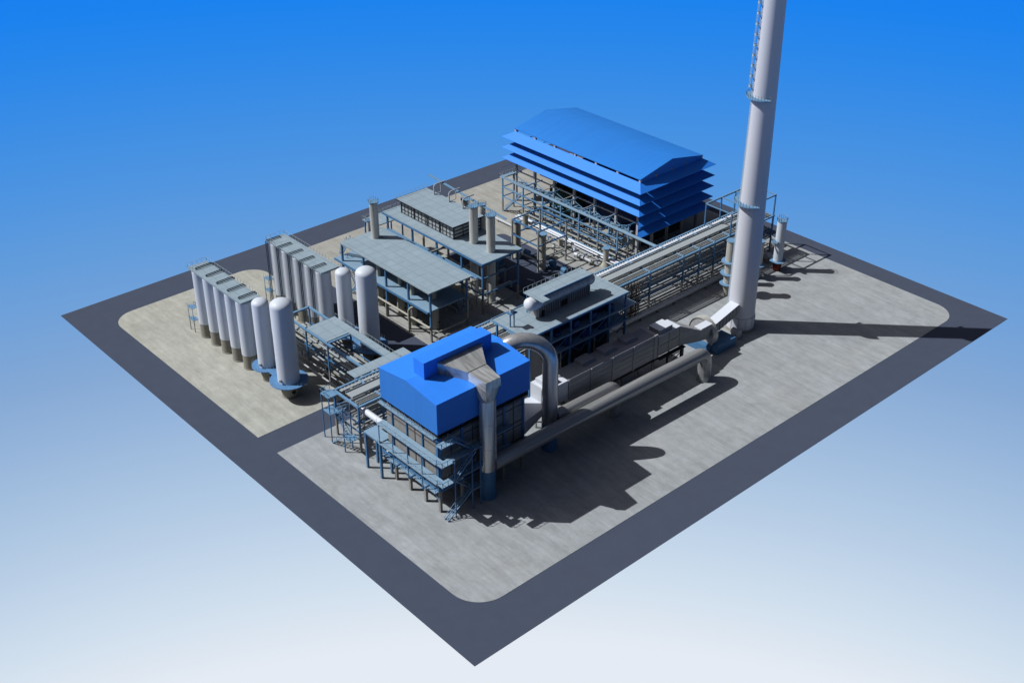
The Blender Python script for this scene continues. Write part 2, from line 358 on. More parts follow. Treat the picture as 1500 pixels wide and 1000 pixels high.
for X, nm, xr in ((14.27, 'front', (13.1, 16.3)), (27.85, 'rear', (26.75, 30.0))):
    t = Thing('access_platform', 'long grey walkway deck lying across the tops of the %s row of five tanks' % nm, 'platform', (X, 73))
    x0, x1 = xr; y0, y1 = 65.75, 80.6; z = 11.5
    t.part('deck', MB().box(x0, x1, y0, y1, z-0.25, z), 'grating')
    t.part('railing', MB().rail([(x0, y1), (x1, y1), (x1, y0+0.3)], z), 'rail_paint')
    t.part('railing', MB().rail([(x0, y1-1.5), (x0, y1)], z), 'rail_paint')
    for k in range(5):
        m = MB()
        if nm == 'front':
            yy = 79.1-3.0*k; u_pipe(m, 13.75, x1+0.05, yy, z, r=0.075, wd=0.4)
        else:
            yy = 80.0-3.05*k
            for dy in (-0.2, 0.2):
                m.tube([(28.7, yy+dy, z+0.16), (26.5, yy+dy, z+0.16), (26.35, yy+dy, z), (26.35, yy+dy, 0.6)], 0.07, 6)
            m.tube([(28.7, yy-0.2, z+0.16), (28.85, yy-.1, z+0.16), (28.85, yy+.1, z+0.16), (28.7, yy+0.2, z+0.16)], 0.07, 6)
        t.part('vent_pipe', m, 'pipe_navy')
    # short stair with two landings at the outer end
    ox = X-14.27
    for k, (a, b) in enumerate((((14.1, 81.0, 0.05), (15.7, 81.0, 2.1)), ((15.7, 81.8, 2.1), (13.9, 81.8, 4.2)))):
        t.part('stair', MB().stair((a[0]+ox, a[1], a[2]), (b[0]+ox, b[1], b[2]), 0.55), 'blue_light')
    for z2 in (2.1, 4.2):
        m = MB().box(13.0+ox, 13.9+ox, 81.1, 82.6, z2-0.08, z2)
        for yy in (81.2, 82.5): m.beam((13.1+ox, yy, 0.03), (13.1+ox, yy, z2-.08), 0.07)
        l_ = t.part('landing', m, 'blue_light')
        t.part('railing', MB().rail([(13.03+ox, 82.57), (13.03+ox, 81.1)], z2, r=.04), 'rail_paint', l_)

# ================================================================ round topped tanks with ring decks
def dome_tank(x, y, r, ztop, zd, rd, label, sk, cat='tank'):
    t = Thing('dome_tank', label, cat, (x, y), 'dome topped white tanks')
    prof = [(0, zd-0.05), (r, zd-0.05), (r, ztop-r*0.62)]
    for i in range(1, 9):
        a = math.pi/2*i/8; prof.append((r*math.cos(a) if i < 8 else 0, ztop-r*0.62+r*0.62*math.sin(a)))
    t.part('shell', MB().lathe(x, y, prof, 40), 'white_paint')
    t.part('skirt', MB().lathe(x, y, [(0, 0.03), (sk*1.12, 0.03), (sk*1.12, 0.12), (sk, 0.15), (r*1.02, zd-0.1)], 36), 'stone_grey')
    A = [math.radians(i*12) for i in range(31)]
    d = t.part('ring_deck', _ring(x, y, r*0.97, rd, zd, A, 0.1), 'blue_deck')
    m = MB(); 
    for i in range(30):
        a = A[i]; m.beam((x+(rd-.05)*math.cos(a), y+(rd-.05)*math.sin(a), zd), (x+(rd-.05)*math.cos(a), y+(rd-.05)*math.sin(a), zd+0.6), 0.022)
    t.part('railing', m, 'rail_paint', d)
    # manhole
    a = math.radians(195); c = Vector((x+r*math.cos(a), y+r*math.sin(a), zd+0.55)); n = Vector((math.cos(a), math.sin(a), 0))
    t.part('manhole', MB().tube([c-n*0.1, c+n*0.25], 0.2, 12), 'pipe_grey')
    a = math.radians(262); c = Vector((x+(sk*1.25)*math.cos(a), y+(sk*1.25)*math.sin(a), zd*0.45)); n = Vector((math.cos(a), math.sin(a), 0))
    t.part('opening', MB().tube([c-n*0.3, c+n*0.03], 0.3, 14), 'dark_glass')
    return t
dome_tank(14.3, 62.45, 1.2, 13.25, 2.5, 2.2, 'slimmer white domed tank on a ring deck beside the front tank row', 0.8)
dome_tank(14.35, 56.85, 1.56, 15.45, 2.6, 2.75, 'large white tank with domed top, foremost of all, on a blue ring deck', 1.1)
dome_tank(28.1, 62.1, 1.15, 13.25, 2.5, 2.1, 'slimmer white domed tank behind the pipe bridge, next to the rear tank row', 0.8)
dome_tank(28.4, 56.7, 1.5, 15.45, 2.6, 2.6, 'large white domed tank standing before the grey roofed process shelter', 1.1)
for x, yl, lb in ((14.3, 59.7, 'flat blue bridge plate joining the two front ring decks'), (28.3, 59.4, 'flat blue bridge plate joining the two rear ring decks')):
    o = MB().box(x-1.0, x+1.0, yl-0.9, yl+0.9, 2.42, 2.56).build('deck_bridge', 'blue_deck'); o['label'] = lb; o['category'] = 'walkway'

# ================================================================ pipe racks
def rack(t, along, a0, a1, b0, b1, z, cols, wcol=0.3, zlow=(), cross=None):
    """along 'x' or 'y'; a range of length, b range of width"""
    P = (lambda a, b, zz: (a, b, zz)) if along == 'x' else (lambda a, b, zz: (b, a, zz))
    for b in (b0, b1):
        t.part('edge_beam', MB().beam(P(a0, b, z-0.12), P(a1, b, z-0.12), 0.3, 0.26), 'blue_light')
        for zl in zlow: t.part('edge_beam', MB().beam(P(a0, b, zl), P(a1, b, zl), 0.14, 0.16), 'blue_steel')
    for a in cols:
        t.part('cross_beam', MB().beam(P(a, b0, z-0.10), P(a, b1, z-0.10), 0.34, 0.22), 'blue_light')
        for zl in zlow: t.part('cross_beam', MB().beam(P(a, b0, zl-0.1), P(a, b1, zl-0.1), 0.14, 0.16), 'blue_steel')
        for b in (b0, b1):
            c = t.part('column', MB().beam(P(a, b, 2.6), P(a, b, z-0.15), wcol*0.8), 'blue_steel')
            t.part('column_base', MB().beam(P(a, b, 0.03), P(a, b, 2.6), wcol*0.85), 'concrete_leg', c)
random.seed(3)
t = Thing('pipe_rack', 'long blue steel pipe rack crossing the whole yard from front left to back right', 'pipe rack', (13.7, 39))
rack(t, 'x', 13.5, 100.0, 39.0, 44.4, 7.2, [13.7, 17.6, 23.5, 29.3, 35.1, 40.9, 48.0, 55.0, 62.0, 69.3, 77.1, 81.0, 84.7, 88.4, 92.2, 96.0, 99.8], zlow=(4.6, 3.2))
# cable trays and pipe bundles on the rack: (y, z, kind, size)
for xa, xb in ((14.2, 56.99), (57.0, 99.6)):
    m = MB(); m.box(xa, xb, 40.9, 42.5, 7.28, 7.42)
    for yy in (40.9, 42.5): m.box(xa, xb, yy-0.04, yy+0.04, 7.42, 7.6)
    t.part('cable_tray', m, 'tray_metal')
    m = MB(); m.box(xa, xb, 43.4, 43.9, 7.1, 7.2)
    for i in range(int((xb-xa)/0.57)): m.beam((xa+.3+i*0.57, 43.35, 7.26), (xa+.3+i*0.57, 43.95, 7.26), 0.09)
    t.part('cable_tray', m, 'bright_white' if xa > 50 else 'tray_metal')
    for y, z, r, mm in ((39.5, 7.1, .13, 'pipe_grey'), (39.9, 7.08, .12, 'pipe_grey'), (40.3, 7.1, .16, 'tray_metal')):
        t.part('pipe', MB().tube([(xa, y, z), (xb, y, z)], r, 8), mm)
for y, z, r, mm in ((39.4, 4.85, .16, 'tray_metal'), (39.9, 4.8, .12, 'pipe_grey'), (40.4, 4.85, .2, 'tray_metal'), (41.0, 4.8, .13, 'pipe_grey'), (41.5, 4.85, .18, 'pipe_grey'),
                    (42.1, 4.8, .13, 'tray_metal'), (42.6, 4.85, .2, 'pipe_grey'), (43.2, 4.8, .14, 'tray_metal'), (43.8, 4.85, .2, 'pipe_grey'),
                    (39.3, 3.35, .16, 'tray_metal'), (40.0, 3.3, .12, 'pipe_grey'), (40.8, 3.35, .2, 'tray_metal')):
    t.part('pipe', MB().tube([(14.0, y, z), (99.4, y, z)], r, 8), mm)
for y in (41.8, 42.6, 43.4): t.part('pipe', MB().tube([(63, y, 1.1), (98, y, 1.1)], .14, 8), 'pipe_grey')
for a in (77.1, 81.0):
    for b in (39.0, 44.4):
        t.part('knee_brace', MB().beam((a, b, 3.3), (a+1.5, b, 4.55), 0.09).beam((a, b, 3.3), (a-1.5, b, 4.55), 0.09), 'blue_steel')
m = MB()
for i in range(140):
    x = 66.0+i*0.24; m.beam((x, 44.55, 7.1), (x, 44.55, 6.1), 0.05)
m.beam((66, 44.55, 6.1), (99.8, 44.55, 6.1), 0.05)
t.part('ladder_tray', m, 'blue_steel')

t = Thing('pipe', 'large grey pipe lying low along the near foot of the pipe rack', 'pipe', (46, 37.6))
t.part('barrel', MB().tube([(58, 38.2, 0.75), (98, 38.2, 0.75)], 0.42, 14), 'pipe_white')
m = MB()
for i in range(11): m.box(58.6+i*3.9, 58.9+i*3.9, 37.75, 38.45, 0.03, 0.35)
t.part('saddle', m, 'concrete_leg')

t = Thing('rack_frame', 'open blue box frame standing on the far right end of the pipe rack', 'steel frame', (88.4, 39, 7.2))
for x in (88.4, 92.3, 96.0, 99.8):
    for y in (39.0, 44.4): t.part('column', MB().beam((x, y, 7.2), (x, y, 10.95), 0.2), 'blue_steel')
    t.part('cross_beam', MB().beam((x, 39, 10.95), (x, 44.4, 10.95), 0.16), 'blue_light')
for y in (39.0, 44.4): t.part('edge_beam', MB().beam((88.3, y, 10.95), (99.9, y, 10.95), 0.24), 'blue_light')
for x in (99.8,):
    for y in (39.0, 44.4): t.part('end_column', MB().beam((x, y, 0.03), (x, y, 7.0), 0.2), 'blue_steel')

# branch bridge to the tanks
t = Thing('pipe_bridge', 'blue branch bridge with a grey deck between the two pairs of domed tanks', 'pipe rack', (20, 45))
rack(t, 'y', 44.4, 65.5, 19.9, 23.9, 7.15, [46.2, 54.9, 60.3, 65.4], wcol=0.26, zlow=(4.4,))
t.part('deck', MB().box(20.05, 23.75, 55.1, 60.2, 7.16, 7.26), 'grating')
t.part('walkway', MB().box(23.7, 24.9, 46.72, 60.2, 7.2, 7.3), 'grating')
t.part('railing', MB().rail([(24.85, 44.6), (24.85, 60.0)], 7.3), 'rail_paint')
t.part('walkway', MB().box(17.4, 27.0, 44.75, 46.7, 7.2, 7.3), 'grating', label='wide deck at the meeting with the main rack')
for x, r, mm in ((20.5, .16, 'pipe_grey'), (21.1, .2, 'tray_metal'), (21.8, .14, 'pipe_grey'), (22.4, .2, 'tray_metal'), (23.1, .15, 'pipe_grey')):
    t.part('pipe', MB().tube([(x, 44.6, 4.7), (x, 65.3, 4.7)], r, 8), mm)
    t.part('pipe', MB().tube([(x-.2, 44.6, 2.6), (x-.2, 64, 2.6)], r*.8, 8), mm)

# left end stair tower of the rack
t = Thing('stair', 'blue zigzag stair with landings at the left end of the long pipe rack', 'stair', (12.2, 41))
t.part('landing', MB().box(12.0, 13.5, 43.3, 45.2, 7.0, 7.1), 'blue_light')
t.part('landing', MB().box(12.0, 13.4, 38.9, 40.5, 2.35, 2.45), 'blue_light')
t.part('landing', MB().box(12.0, 13.4, 43.2, 44.8, 4.55, 4.65), 'blue_light')
t.part('flight', MB().stair((12.35, 43.3, 0.05), (12.35, 40.5, 2.4), 0.7), 'blue_light')
t.part('flight', MB().stair((13.0, 40.5, 2.4), (13.0, 43.2, 4.6), 0.6), 'blue_light')
t.part('flight', MB().stair((12.35, 43.2, 4.6), (12.35, 40.2, 6.95), 0.6), 'blue_light')
for x, y in ((12.1, 40.4), (12.1, 43.4), (13.3, 40.4), (12.1, 45.1)):
    t.part('post', MB().beam((x, y, 0.03), (x, y, 7.0), 0.12), 'blue_steel')
t.part('railing', MB().rail([(12.0, 43.3), (12.0, 45.2), (13.5, 45.2)], 7.1, r=.06), 'blue_light')
t.part('railing', MB().rail([(12.0, 40.5), (12.0, 38.9), (13.4, 38.9)], 2.45, r=.06), 'blue_light')

# ================================================================ filter house
t = Thing('filter_house', 'bright blue roofed filter house on legs with grey walls and blue walkways', 'industrial building', (20, 27))
X0, X1, Y0, Y1, ZB, ZE, ZR, YR = 12.8, 27.5, 21.42, 32.5, 12.38, 16.58, 17.3, 27.05
th = 0.08
def gable(m, x, sgn):
    m.add([(x, Y0, ZB), (x, Y1, ZB), (x, Y1, ZE), (x, YR, ZR), (x, Y0, ZE)], [(0, 4, 3, 2, 1) if sgn < 0 else (0, 1, 2, 3, 4)])
for xg, sg in ((X0, -1), (X1, 1)):
    m = MB()
    xi = xg-sg*.1; prof5 = [(Y0, ZB), (Y1, ZB), (Y1, ZE), (YR, ZR), (Y0, ZE)]
    xa_, xb_ = min(xg, xi), max(xg, xi)
    m.add([(xa_, a, b) for a, b in prof5]+[(xb_, a, b) for a, b in prof5], [(4, 3, 2, 1, 0), (5, 6, 7, 8, 9)]+[(k, (k+1) % 5, 5+(k+1) % 5, 5+k) for k in range(5)])
    t.part('gable_cladding', m, 'blue_wall')
for ya_ in (Y0, Y1-0.1): t.part('side_cladding', MB().box(X0+.101, X1-.101, ya_, ya_+0.1, ZB, ZE-0.01), 'blue_side')
m = MB(); m.hexa([(X0-.03, Y0-.03, ZE-.01), (X1+.03, Y0-.03, ZE-.01), (X1+.03, YR, ZR-.01), (X0-.03, YR, ZR-.01)], [(X0-.03, Y0-.03, ZE+.08), (X1+.03, Y0-.03, ZE+.08), (X1+.03, YR, ZR+.08), (X0-.03, YR, ZR+.08)])
t.part('roof_slope', m, 'blue_sheet')
m = MB(); m.hexa([(X0-.03, YR+.002, ZR-.01), (X1+.03, YR+.002, ZR-.01), (X1+.03, Y1+.03, ZE-.01), (X0-.03, Y1+.03, ZE-.01)], [(X0-.03, YR+.002, ZR+.08), (X1+.03, YR+.002, ZR+.08), (X1+.03, Y1+.03, ZE+.08), (X0-.03, Y1+.03, ZE+.08)])
t.part('roof_slope', m, 'blue_sheet')
m = MB(); xa, xb, ya, yb, za, zb = 14.6, 25.2, 25.87, 27.85, 17.0, 19.5
m.hexa([(xa, ya, za), (xb, ya, za), (xb, yb, za), (xa, yb, za)], [(xa, ya, zb), (xb, ya, zb), (xb, yb, zb), (xa, yb, zb)])
t.part('roof_monitor', m, 'blue_sheet'); 
# lower block
WX0, WX1, WY0, WY1, WZ0, WZ1 = 13.5, 27.2, 22.2, 32.4, 3.4, 12.36
m = MB().box(WX0, WX1, WY0, WY1, WZ0, WZ1)
t.part('wall', m, 'wall_panel')
cy = [22.36, 25.2, 28.3, 31.2, 34.0]
cxs = [13.65, 17.1, 20.5, 23.9, 27.1]
for y in cy[:4]:
    cw = .17 if y < 23 else .09
    c = t.part('column', MB().box(WX0-0.16, WX0+0.02, y-cw, y+cw, 3.3, 12.3), 'blue_base')
    t.part('leg', MB().box(WX0-0.05, WX0+0.3, y-0.17, y+0.17, 0.03, 3.3), 'concrete_leg', c)
for x in cxs:
    c = t.part('column', MB().box(x-0.16, x+0.16, WY0-0.16, WY0+0.02, 3.3, 12.3), 'blue_base')
    if x > 14: t.part('leg', MB().box(x-0.17, x+0.17, WY0-0.05, WY0+0.3, 0.03, 3.3), 'concrete_leg', c)
for x in cxs[1:]:
    t.part('rear_leg', MB().box(x-0.17, x+0.17, 31.9, 32.2, 0.03, 3.4), 'concrete_leg')
# thin secondary posts and girts
m = MB()
for z in (4.4, 6.75, 9.75): m.box(WX0-0.06, WX0, WY0, WY1, z-0.06, z+0.06)
m.box(WX0-0.05, WX0, 26.7, 26.8, 3.4, 12.3)
t.part('wall_girt', m, 'brown_steel')
m = MB()
for z in (5.15, 7.7, 10.7): m.box(WX0-0.12, WX0-.01, WY0, WY1+.3, z-0.07, z+0.07)
t.part('wall_girt', m, 'blue_steel')
m = MB()
for x in (15.4, 18.8, 22.2, 25.5): m.box(x-0.05, x+0.05, WY0-0.07, WY0, 3.4, 12.3)
for z in (4.2, 4.95, 7.1, 7.8, 10.1, 10.9): m.box(WX0, WX1, WY0-0.06, WY0, z-0.05, z+0.05)
t.part('wall_girt', m, 'brown_steel')
m = MB().beam((13.4, 22.3, 3.35), (13.4, 34.2, 3.35), 0.22, 0.3)
t.part('bottom_beam', m, 'blue_steel')
t.part('bottom_beam', MB().beam((13.6, 22.1, 3.35), (27.2, 22.1, 3.35), 0.22, 0.3), 'blue_steel')
# dark grille under the cladding
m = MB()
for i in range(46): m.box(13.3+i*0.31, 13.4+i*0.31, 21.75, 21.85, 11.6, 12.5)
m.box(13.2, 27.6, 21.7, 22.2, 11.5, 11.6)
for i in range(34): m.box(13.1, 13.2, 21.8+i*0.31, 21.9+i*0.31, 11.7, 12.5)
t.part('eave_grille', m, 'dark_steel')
for z in (8.55, 5.6):
    f = t.part('walkway', MB().box(12.15, 13.32, 21.2, 32.9, z-0.12, z), 'grating_blue')
    m = MB().rail([(12.19, 32.9), (12.19, 21.3)], z, h=0.65, step=1.0, r=0.03, mid=False)
    t.part('railing', m, 'rail_paint', f)
for z in (11.35, 8.55, 5.6):
    x1 = {11.35: 14.4, 8.55: 14.0, 5.6: 15.6}[z]
    f = t.part('landing', MB().box(12.3, x1, 20.1, 21.2, z-0.12, z), 'grating_blue')
    t.part('railing', MB().rail([(12.34, 21.2), (12.34, 20.14), (x1, 20.14)], z, r=0.055), 'blue_steel', f)
for z in (8.55, 5.6):
    f = t.part('side_walkway', MB().box(15.6 if z < 6 else 14.0, 19.0, 20.6, 21.9, z-0.32, z-0.2), 'grating_blue')
    t.part('railing', MB().rail([(15.6, 20.64), (19.0, 20.64)], z-0.2, r=0.05), 'blue_steel', f)
fl = [((13.0, 20.5, 0.05), (17.0, 20.5, 2.9)), ((17.0, 21.2, 2.9), (14.2, 21.2, 5.5)), ((14.4, 20.5, 5.6), (17.6, 20.5, 8.4)), ((17.6, 21.2, 8.4), (14.4, 21.2, 11.25))]
for a, b in fl: t.part('stair_flight', MB().stair(a, b, 0.6), 'blue_light')
t.part('landing', MB().box(17.0, 18.4, 20.1, 21.6, 2.8, 2.9), 'grating_blue')
for x, y in ((18.3, 20.2), (17.0, 20.2), (14.3, 20.2)): t.part('post', MB().beam((x, y, 0.03), (x, y, 8.4), 0.12), 'blue_steel')
m = MB()
for a, b in ((22.36, 25.2), (25.2, 28.3), (28.3, 31.2)):
    m.beam((13.4, a, 2.0), (13.4, (a+b)/2, 3.2), 0.12); m.beam((13.4, b, 2.0), (13.4, (a+b)/2, 3.2), 0.12)
t.part('leg_bracing', m, 'blue_light')
m = MB()
for i, x in enumerate((15.5, 19.0, 22.5, 25.6)):
    for y in (24.8, 29.8): m.lathe(x, y, [(0.25, 1.2), (1.35, 3.5)], 8)
t.part('dust_hopper', m, 'casing_grey')

for z, y1_ in ((11.35, 33.2), (3.35, 32.9)):
    f = t.part('service_ledge', MB().box(12.75, 13.3, 22.2, y1_, z-.1, z), 'grating_blue')
    t.part('railing', MB().rail([(12.78, y1_), (12.78, 22.2)], z, h=.55, step=1.4), 'blue_steel', f)
for y in (24.0, 26.8, 29.8, 32.6):
    t.part('walkway_post', MB().beam((12.25, y, 3.3), (12.25, y, 8.45), .1).beam((12.25, y, 3.4), (13.4, y, 3.4), .12), 'blue_steel')
for x in (19.2, 22.0):
    t.part('side_ledge', MB().box(x, x+2.6, 21.2, 22.1, 8.2, 8.3).box(x, x+2.6, 21.2, 22.1, 5.3, 5.4), 'grating_blue')

t = Thing('pipe_stand', 'small blue four legged platform beside the left face of the filter house', 'platform', (13.4, 34))
t.part('deck', MB().box(12.2, 14.1, 32.5, 35.9, 5.6, 5.75), 'grating_blue')
for x, y in ((12.35, 32.65), (12.35, 35.7), (13.95, 35.7), (13.95, 32.65)): t.part('leg', MB().beam((x, y, 0.03), (x, y, 5.6), 0.28), 'blue_steel')
t.part('edge_beam', MB().beam((12.3, 32.5, 5.55), (12.3, 35.9, 5.55), 0.14, 0.3), 'blue_steel')
t = Thing('pipe', 'short bright white capped pipe between the rack end and the filter house walkway', 'pipe', (14.6, 36.5, 6.2))
t.part('barrel', MB().tube([(14.6, 40.1, 6.25), (14.6, 39.6, 6.25)], 0.26, 12), 'pipe_grey')
t.part('barrel', MB().tube([(14.6, 39.6, 6.25), (14.6, 39.45, 6.25), (14.6, 34.0, 6.25), (14.6, 33.8, 6.25)], 0.42, 18), 'bright_white')
t.part('support', MB().beam((14.6, 39.3, 0.03), (14.6, 39.3, 6.0), 0.2), 'pipe_white')

# ================================================================ exhaust duct with hood
t = Thing('exhaust_duct', 'silver hood and riser duct leaving the filter house roof and running along the yard', 'duct', (20.0, 20.85))
hz0, hz1 = 17.15, 18.72
m = MB(); m.add([(16.65, 25.86, 17.2), (18.75, 22.7, 16.85), (21.6, 22.7, 16.85), (23.5, 25.86, 17.2), (16.65, 25.86, 18.72), (18.75, 22.7, 18.0), (21.6, 22.7, 18.0), (23.5, 25.86, 18.72)],
                 [(0, 3, 2, 1), (4, 5, 6, 7), (0, 1, 5, 4), (1, 2, 6, 5), (2, 3, 7, 6), (3, 0, 4, 7)])
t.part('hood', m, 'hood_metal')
m = MB()
for (xa, xb, y, z) in ((16.6, 23.6, 25.6, 18.7), (18.7, 21.65, 22.72, 18.03)): m.beam((xa, y, z), (xb, y, z), 0.1, 0.1)
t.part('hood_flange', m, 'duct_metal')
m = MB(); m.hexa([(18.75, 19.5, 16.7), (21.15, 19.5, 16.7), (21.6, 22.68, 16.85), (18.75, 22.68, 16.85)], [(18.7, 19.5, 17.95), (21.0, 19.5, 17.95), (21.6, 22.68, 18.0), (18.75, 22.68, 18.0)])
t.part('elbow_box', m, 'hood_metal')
m = MB(); n = 16; R1 = 1.0
sq = [(18.8, 19.6), (21.05, 19.6), (21.05, 21.9), (18.8, 21.9)]
top = []
for i in range(n):
    a = 2*math.pi*(i+0.5)/n-math.pi*0.75-math.pi/n
    s_ = math.sin(a); c_ = math.cos(a); k = 1/max(abs(s_), abs(c_)); top.append((19.93+1.12*c_*k, 20.75+1.14*s_*k, 16.75))
bot = [(20.0+R1*math.cos(2*math.pi*(i+0.5)/n-math.pi*0.75-math.pi/n), 20.85+R1*math.sin(2*math.pi*(i+0.5)/n-math.pi*0.75-math.pi/n), 14.6) for i in range(n)]
m.add(top+bot, [(i, n+i, n+(i+1) % n, (i+1) % n) for i in range(n)], True)
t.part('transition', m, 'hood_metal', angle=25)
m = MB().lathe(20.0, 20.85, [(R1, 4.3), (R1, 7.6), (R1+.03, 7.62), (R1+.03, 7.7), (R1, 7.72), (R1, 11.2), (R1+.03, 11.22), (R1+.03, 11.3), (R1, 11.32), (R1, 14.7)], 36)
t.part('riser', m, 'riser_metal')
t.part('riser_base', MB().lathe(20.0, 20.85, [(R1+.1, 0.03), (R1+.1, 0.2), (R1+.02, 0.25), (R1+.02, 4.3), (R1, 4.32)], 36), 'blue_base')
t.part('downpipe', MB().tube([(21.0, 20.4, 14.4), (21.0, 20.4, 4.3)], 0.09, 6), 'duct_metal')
def bend(c, p, q, rad, n=12):   # corner c, coming from p to q
    c, p, q = Vector(c), Vector(p), Vector(q); u = (p-c).normalized(); v = (q-c).normalized()
    ang = u.angle(v); L = rad/math.tan(ang/2); o = c+(u+v).normalized()*rad/math.sin(ang/2)
    a = c+u*L; b = c+v*L; pts = []
    ua = (a-o).normalized(); ub = (b-o).normalized(); th_ = ua.angle(ub)
    for i in range(n+1):
        w_ = i/n; pts.append(o+(ua*math.sin((1-w_)*th_)+ub*math.sin(w_*th_))/math.sin(th_)*rad)
    return pts
zz = 4.75; pts = [(20.8, 20.8, zz), (30, 20.75, zz), (40, 20.7, zz), (50, 20.6, zz)]+bend((60.8, 20.4, zz-.1), (50, 20.6, zz), (60.8, 20.4, 0), 1.7)+[(60.8, 20.4, 1.0), (60.8, 20.4, 0.05)]
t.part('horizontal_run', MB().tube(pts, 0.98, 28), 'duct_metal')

t = Thing('goose_neck_duct', 'silver duct arching down from behind the blue roof onto a blue foot', 'duct', (32.8, 23.2))
r2 = 1.04
pts = [(32.8, 23.2, 4.3), (32.8, 23.2, 8), (32.8, 23.2, 11)]
for i in range(25):
    a = math.pi*(1-i/24*0.72); q = 3.8+3.8*math.cos(a); pts.append((32.8-.846*q, 23.2+.533*q, 13.1+3.8*math.sin(a)))
q = 6.5; pts.append((32.8-.846*6.7, 23.2+.533*6.7, 15.2))
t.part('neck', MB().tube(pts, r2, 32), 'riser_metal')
t.part('foot', MB().lathe(32.8, 23.2, [(r2+.1, 0.03), (r2+.1, 0.2), (r2+.02, 0.25), (r2+.02, 4.3), (r2, 4.32)], 36), 'blue_base')
pts = [(33.6, 22.9, 4.85), (39, 22.85, 4.85)]+bend((44.8, 22.8, 4.8), (39, 22.85, 4.85), (44.8, 22.8, 0), 1.3)+[(44.8, 22.8, 0.05)]
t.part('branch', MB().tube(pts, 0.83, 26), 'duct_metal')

# ================================================================ heat recovery casing row
t = Thing('casing_row', 'long row of grey ribbed boxes on short legs leading to the fan', 'boiler casing', (48, 28))
YF, YB, RZ0, RZ1 = 25.0, 27.8, 3.75, 7.5
ms = [38.0, 42.2, 46.4, 50.6, 54.8]
for i, (a, b) in enumerate(zip(ms, ms[1:])):
    m = MB().box(a, b, YF, YB, RZ0, RZ1)
    for z in (4.5, 5.3, 6.1, 6.85): m.box(a+0.15, b-0.15, YF-0.06, YF, z-0.16, z+0.16)
    m.box(a-0.1, a+0.1, YF-0.14, YF-.001, RZ0-.1, RZ1+.05)
    c = t.part('casing', m, 'casing_grey')
    t.part('roof', MB().box(a, b, YF-0.02, YB, RZ1+.001, RZ1+.07), 'casing_roof', c)
    if i: t.part('roof_box', MB().hexa([(a-.6, YF+0.9, RZ1+.071), (a+1.9, YF+0.9, RZ1+.071), (a+1.9, YB-0.1, RZ1+.071), (a-.6, YB-0.1, RZ1+.071)], [(a-.6, YF+1.1, RZ1+.6), (a+1.7, YF+1.1, RZ1+.6), (a+1.7, YB-0.1, RZ1+.6), (a-.6, YB-0.1, RZ1+.6)]), 'casing_roof', c)
t.part('end_flange', MB().box(54.8, 55.5, YF-.1, YB+.05, RZ0, 7.65), 'casing_grey')
m = MB().box(55.7, 60.4, YF+.05, YB-.2, 3.75, 7.0)
for x in (55.8, 58.1, 60.4): m.box(x-.07, x+.07, YF-.05, YF+.05, 3.65, 7.05)
m.box(55.7, 60.4, YF-.04, YF+.05, 5.3, 5.45)
eb = t.part('end_box', m, 'casing_grey')
t.part('end_box_roof', MB().box(55.7, 60.4, YF+.03, YB-.2, 7.001, 7.07), 'bright_white', eb)
t.part('roof_box', MB().box(56.2, 58.9, YF+.3, YB-.5, 7.07, 7.75), 'casing_roof', eb)
t.part('roof_cap', MB().box(56.18, 58.92, YF+.28, YB-.48, 7.75, 7.82), 'bright_white', eb)
t.part('inlet_box', MB().box(33.9, 37.9, YF+.02, YB+.3, 4.6, 7.5), 'bright_white')
t.part('inlet_box_lid', MB().box(34.4, 36.6, YF+.7, YB-.1, 7.5, 8.15), 'bright_white')
m = MB().hexa([(28.0, 24.2, 2.6), (33.9, YF+.05, 4.2), (33.9, YB+.2, 4.2), (28.0, 29.0, 2.6)], [(28.0, 24.2, 4.9), (33.9, YF+.05, 5.2), (33.9, YB+.2, 5.2), (28.0, 29.0, 4.9)])
t.part('inlet_hood', m, 'bright_white')
for x in [34.6+3.35*i for i in range(9)]:
    t.part('leg', MB().beam((x, YF+.05, 0.03), (x, YF+.05, 3.4), 0.18).beam((x, YB-.1, 0.03), (x, YB-.1, 3.4), 0.18), 'concrete_leg')
t.part('support_beam', MB().box(33.9, 61.2, YF-.12, YF+.1, 3.4, 3.62), 'dark_steel')
t.part('support_beam', MB().box(33.9, 61.2, YB-.22, YB, 3.4, 3.62), 'dark_steel')
t.part('walkway', MB().box(55.6, 61.2, YF-.6, YF-.13, 3.5, 3.6), 'dark_steel')
t.part('leg_tie', MB().beam((57.9, YF, 2.75), (61.2, YF, 2.75), .12).beam((57.9, YF, 1.2), (61.2, YF, 2.7), .1), 'dark_steel')
t.part('leg', MB().beam((57.9, YF, 0.03), (57.9, YF, 3.4), .22).beam((60.9, YF, 0.03), (60.9, YF, 3.4), .22), 'dark_steel')

# ================================================================ fan and breeching
t = Thing('induced_draught_fan', 'silver snail shaped fan on a blue plinth between the casing row and the chimney', 'fan', (68, 26))
t.part('plinth', MB().box(67.4, 71.6, 23.4, 26.2, 0.03, 1.5).box(66.3, 67.39, 24.6, 28.6, 0.03, 1.3), 'blue_base')
m = MB().hexa([(60.4, 25.05, 3.75), (64.4, 24.4, 3.2), (64.4, 25.8, 3.2), (60.4, 27.6, 3.75)], [(60.4, 25.05, 7.0), (64.4, 24.4, 5.0), (64.4, 25.8, 5.0), (60.4, 27.6, 7.0)])
t.part('inlet_duct', m, 'casing_grey')
m = MB().hexa([(64.41, 24.4, 3.2), (67.15, 24.9, 2.4), (67.15, 26.2, 2.4), (64.41, 25.8, 3.2)], [(64.41, 24.4, 5.0), (67.15, 24.6, 4.95), (67.15, 26.0, 4.95), (64.41, 25.8, 5.0)]); ib = t.part('inlet_box', m, 'casing_grey')
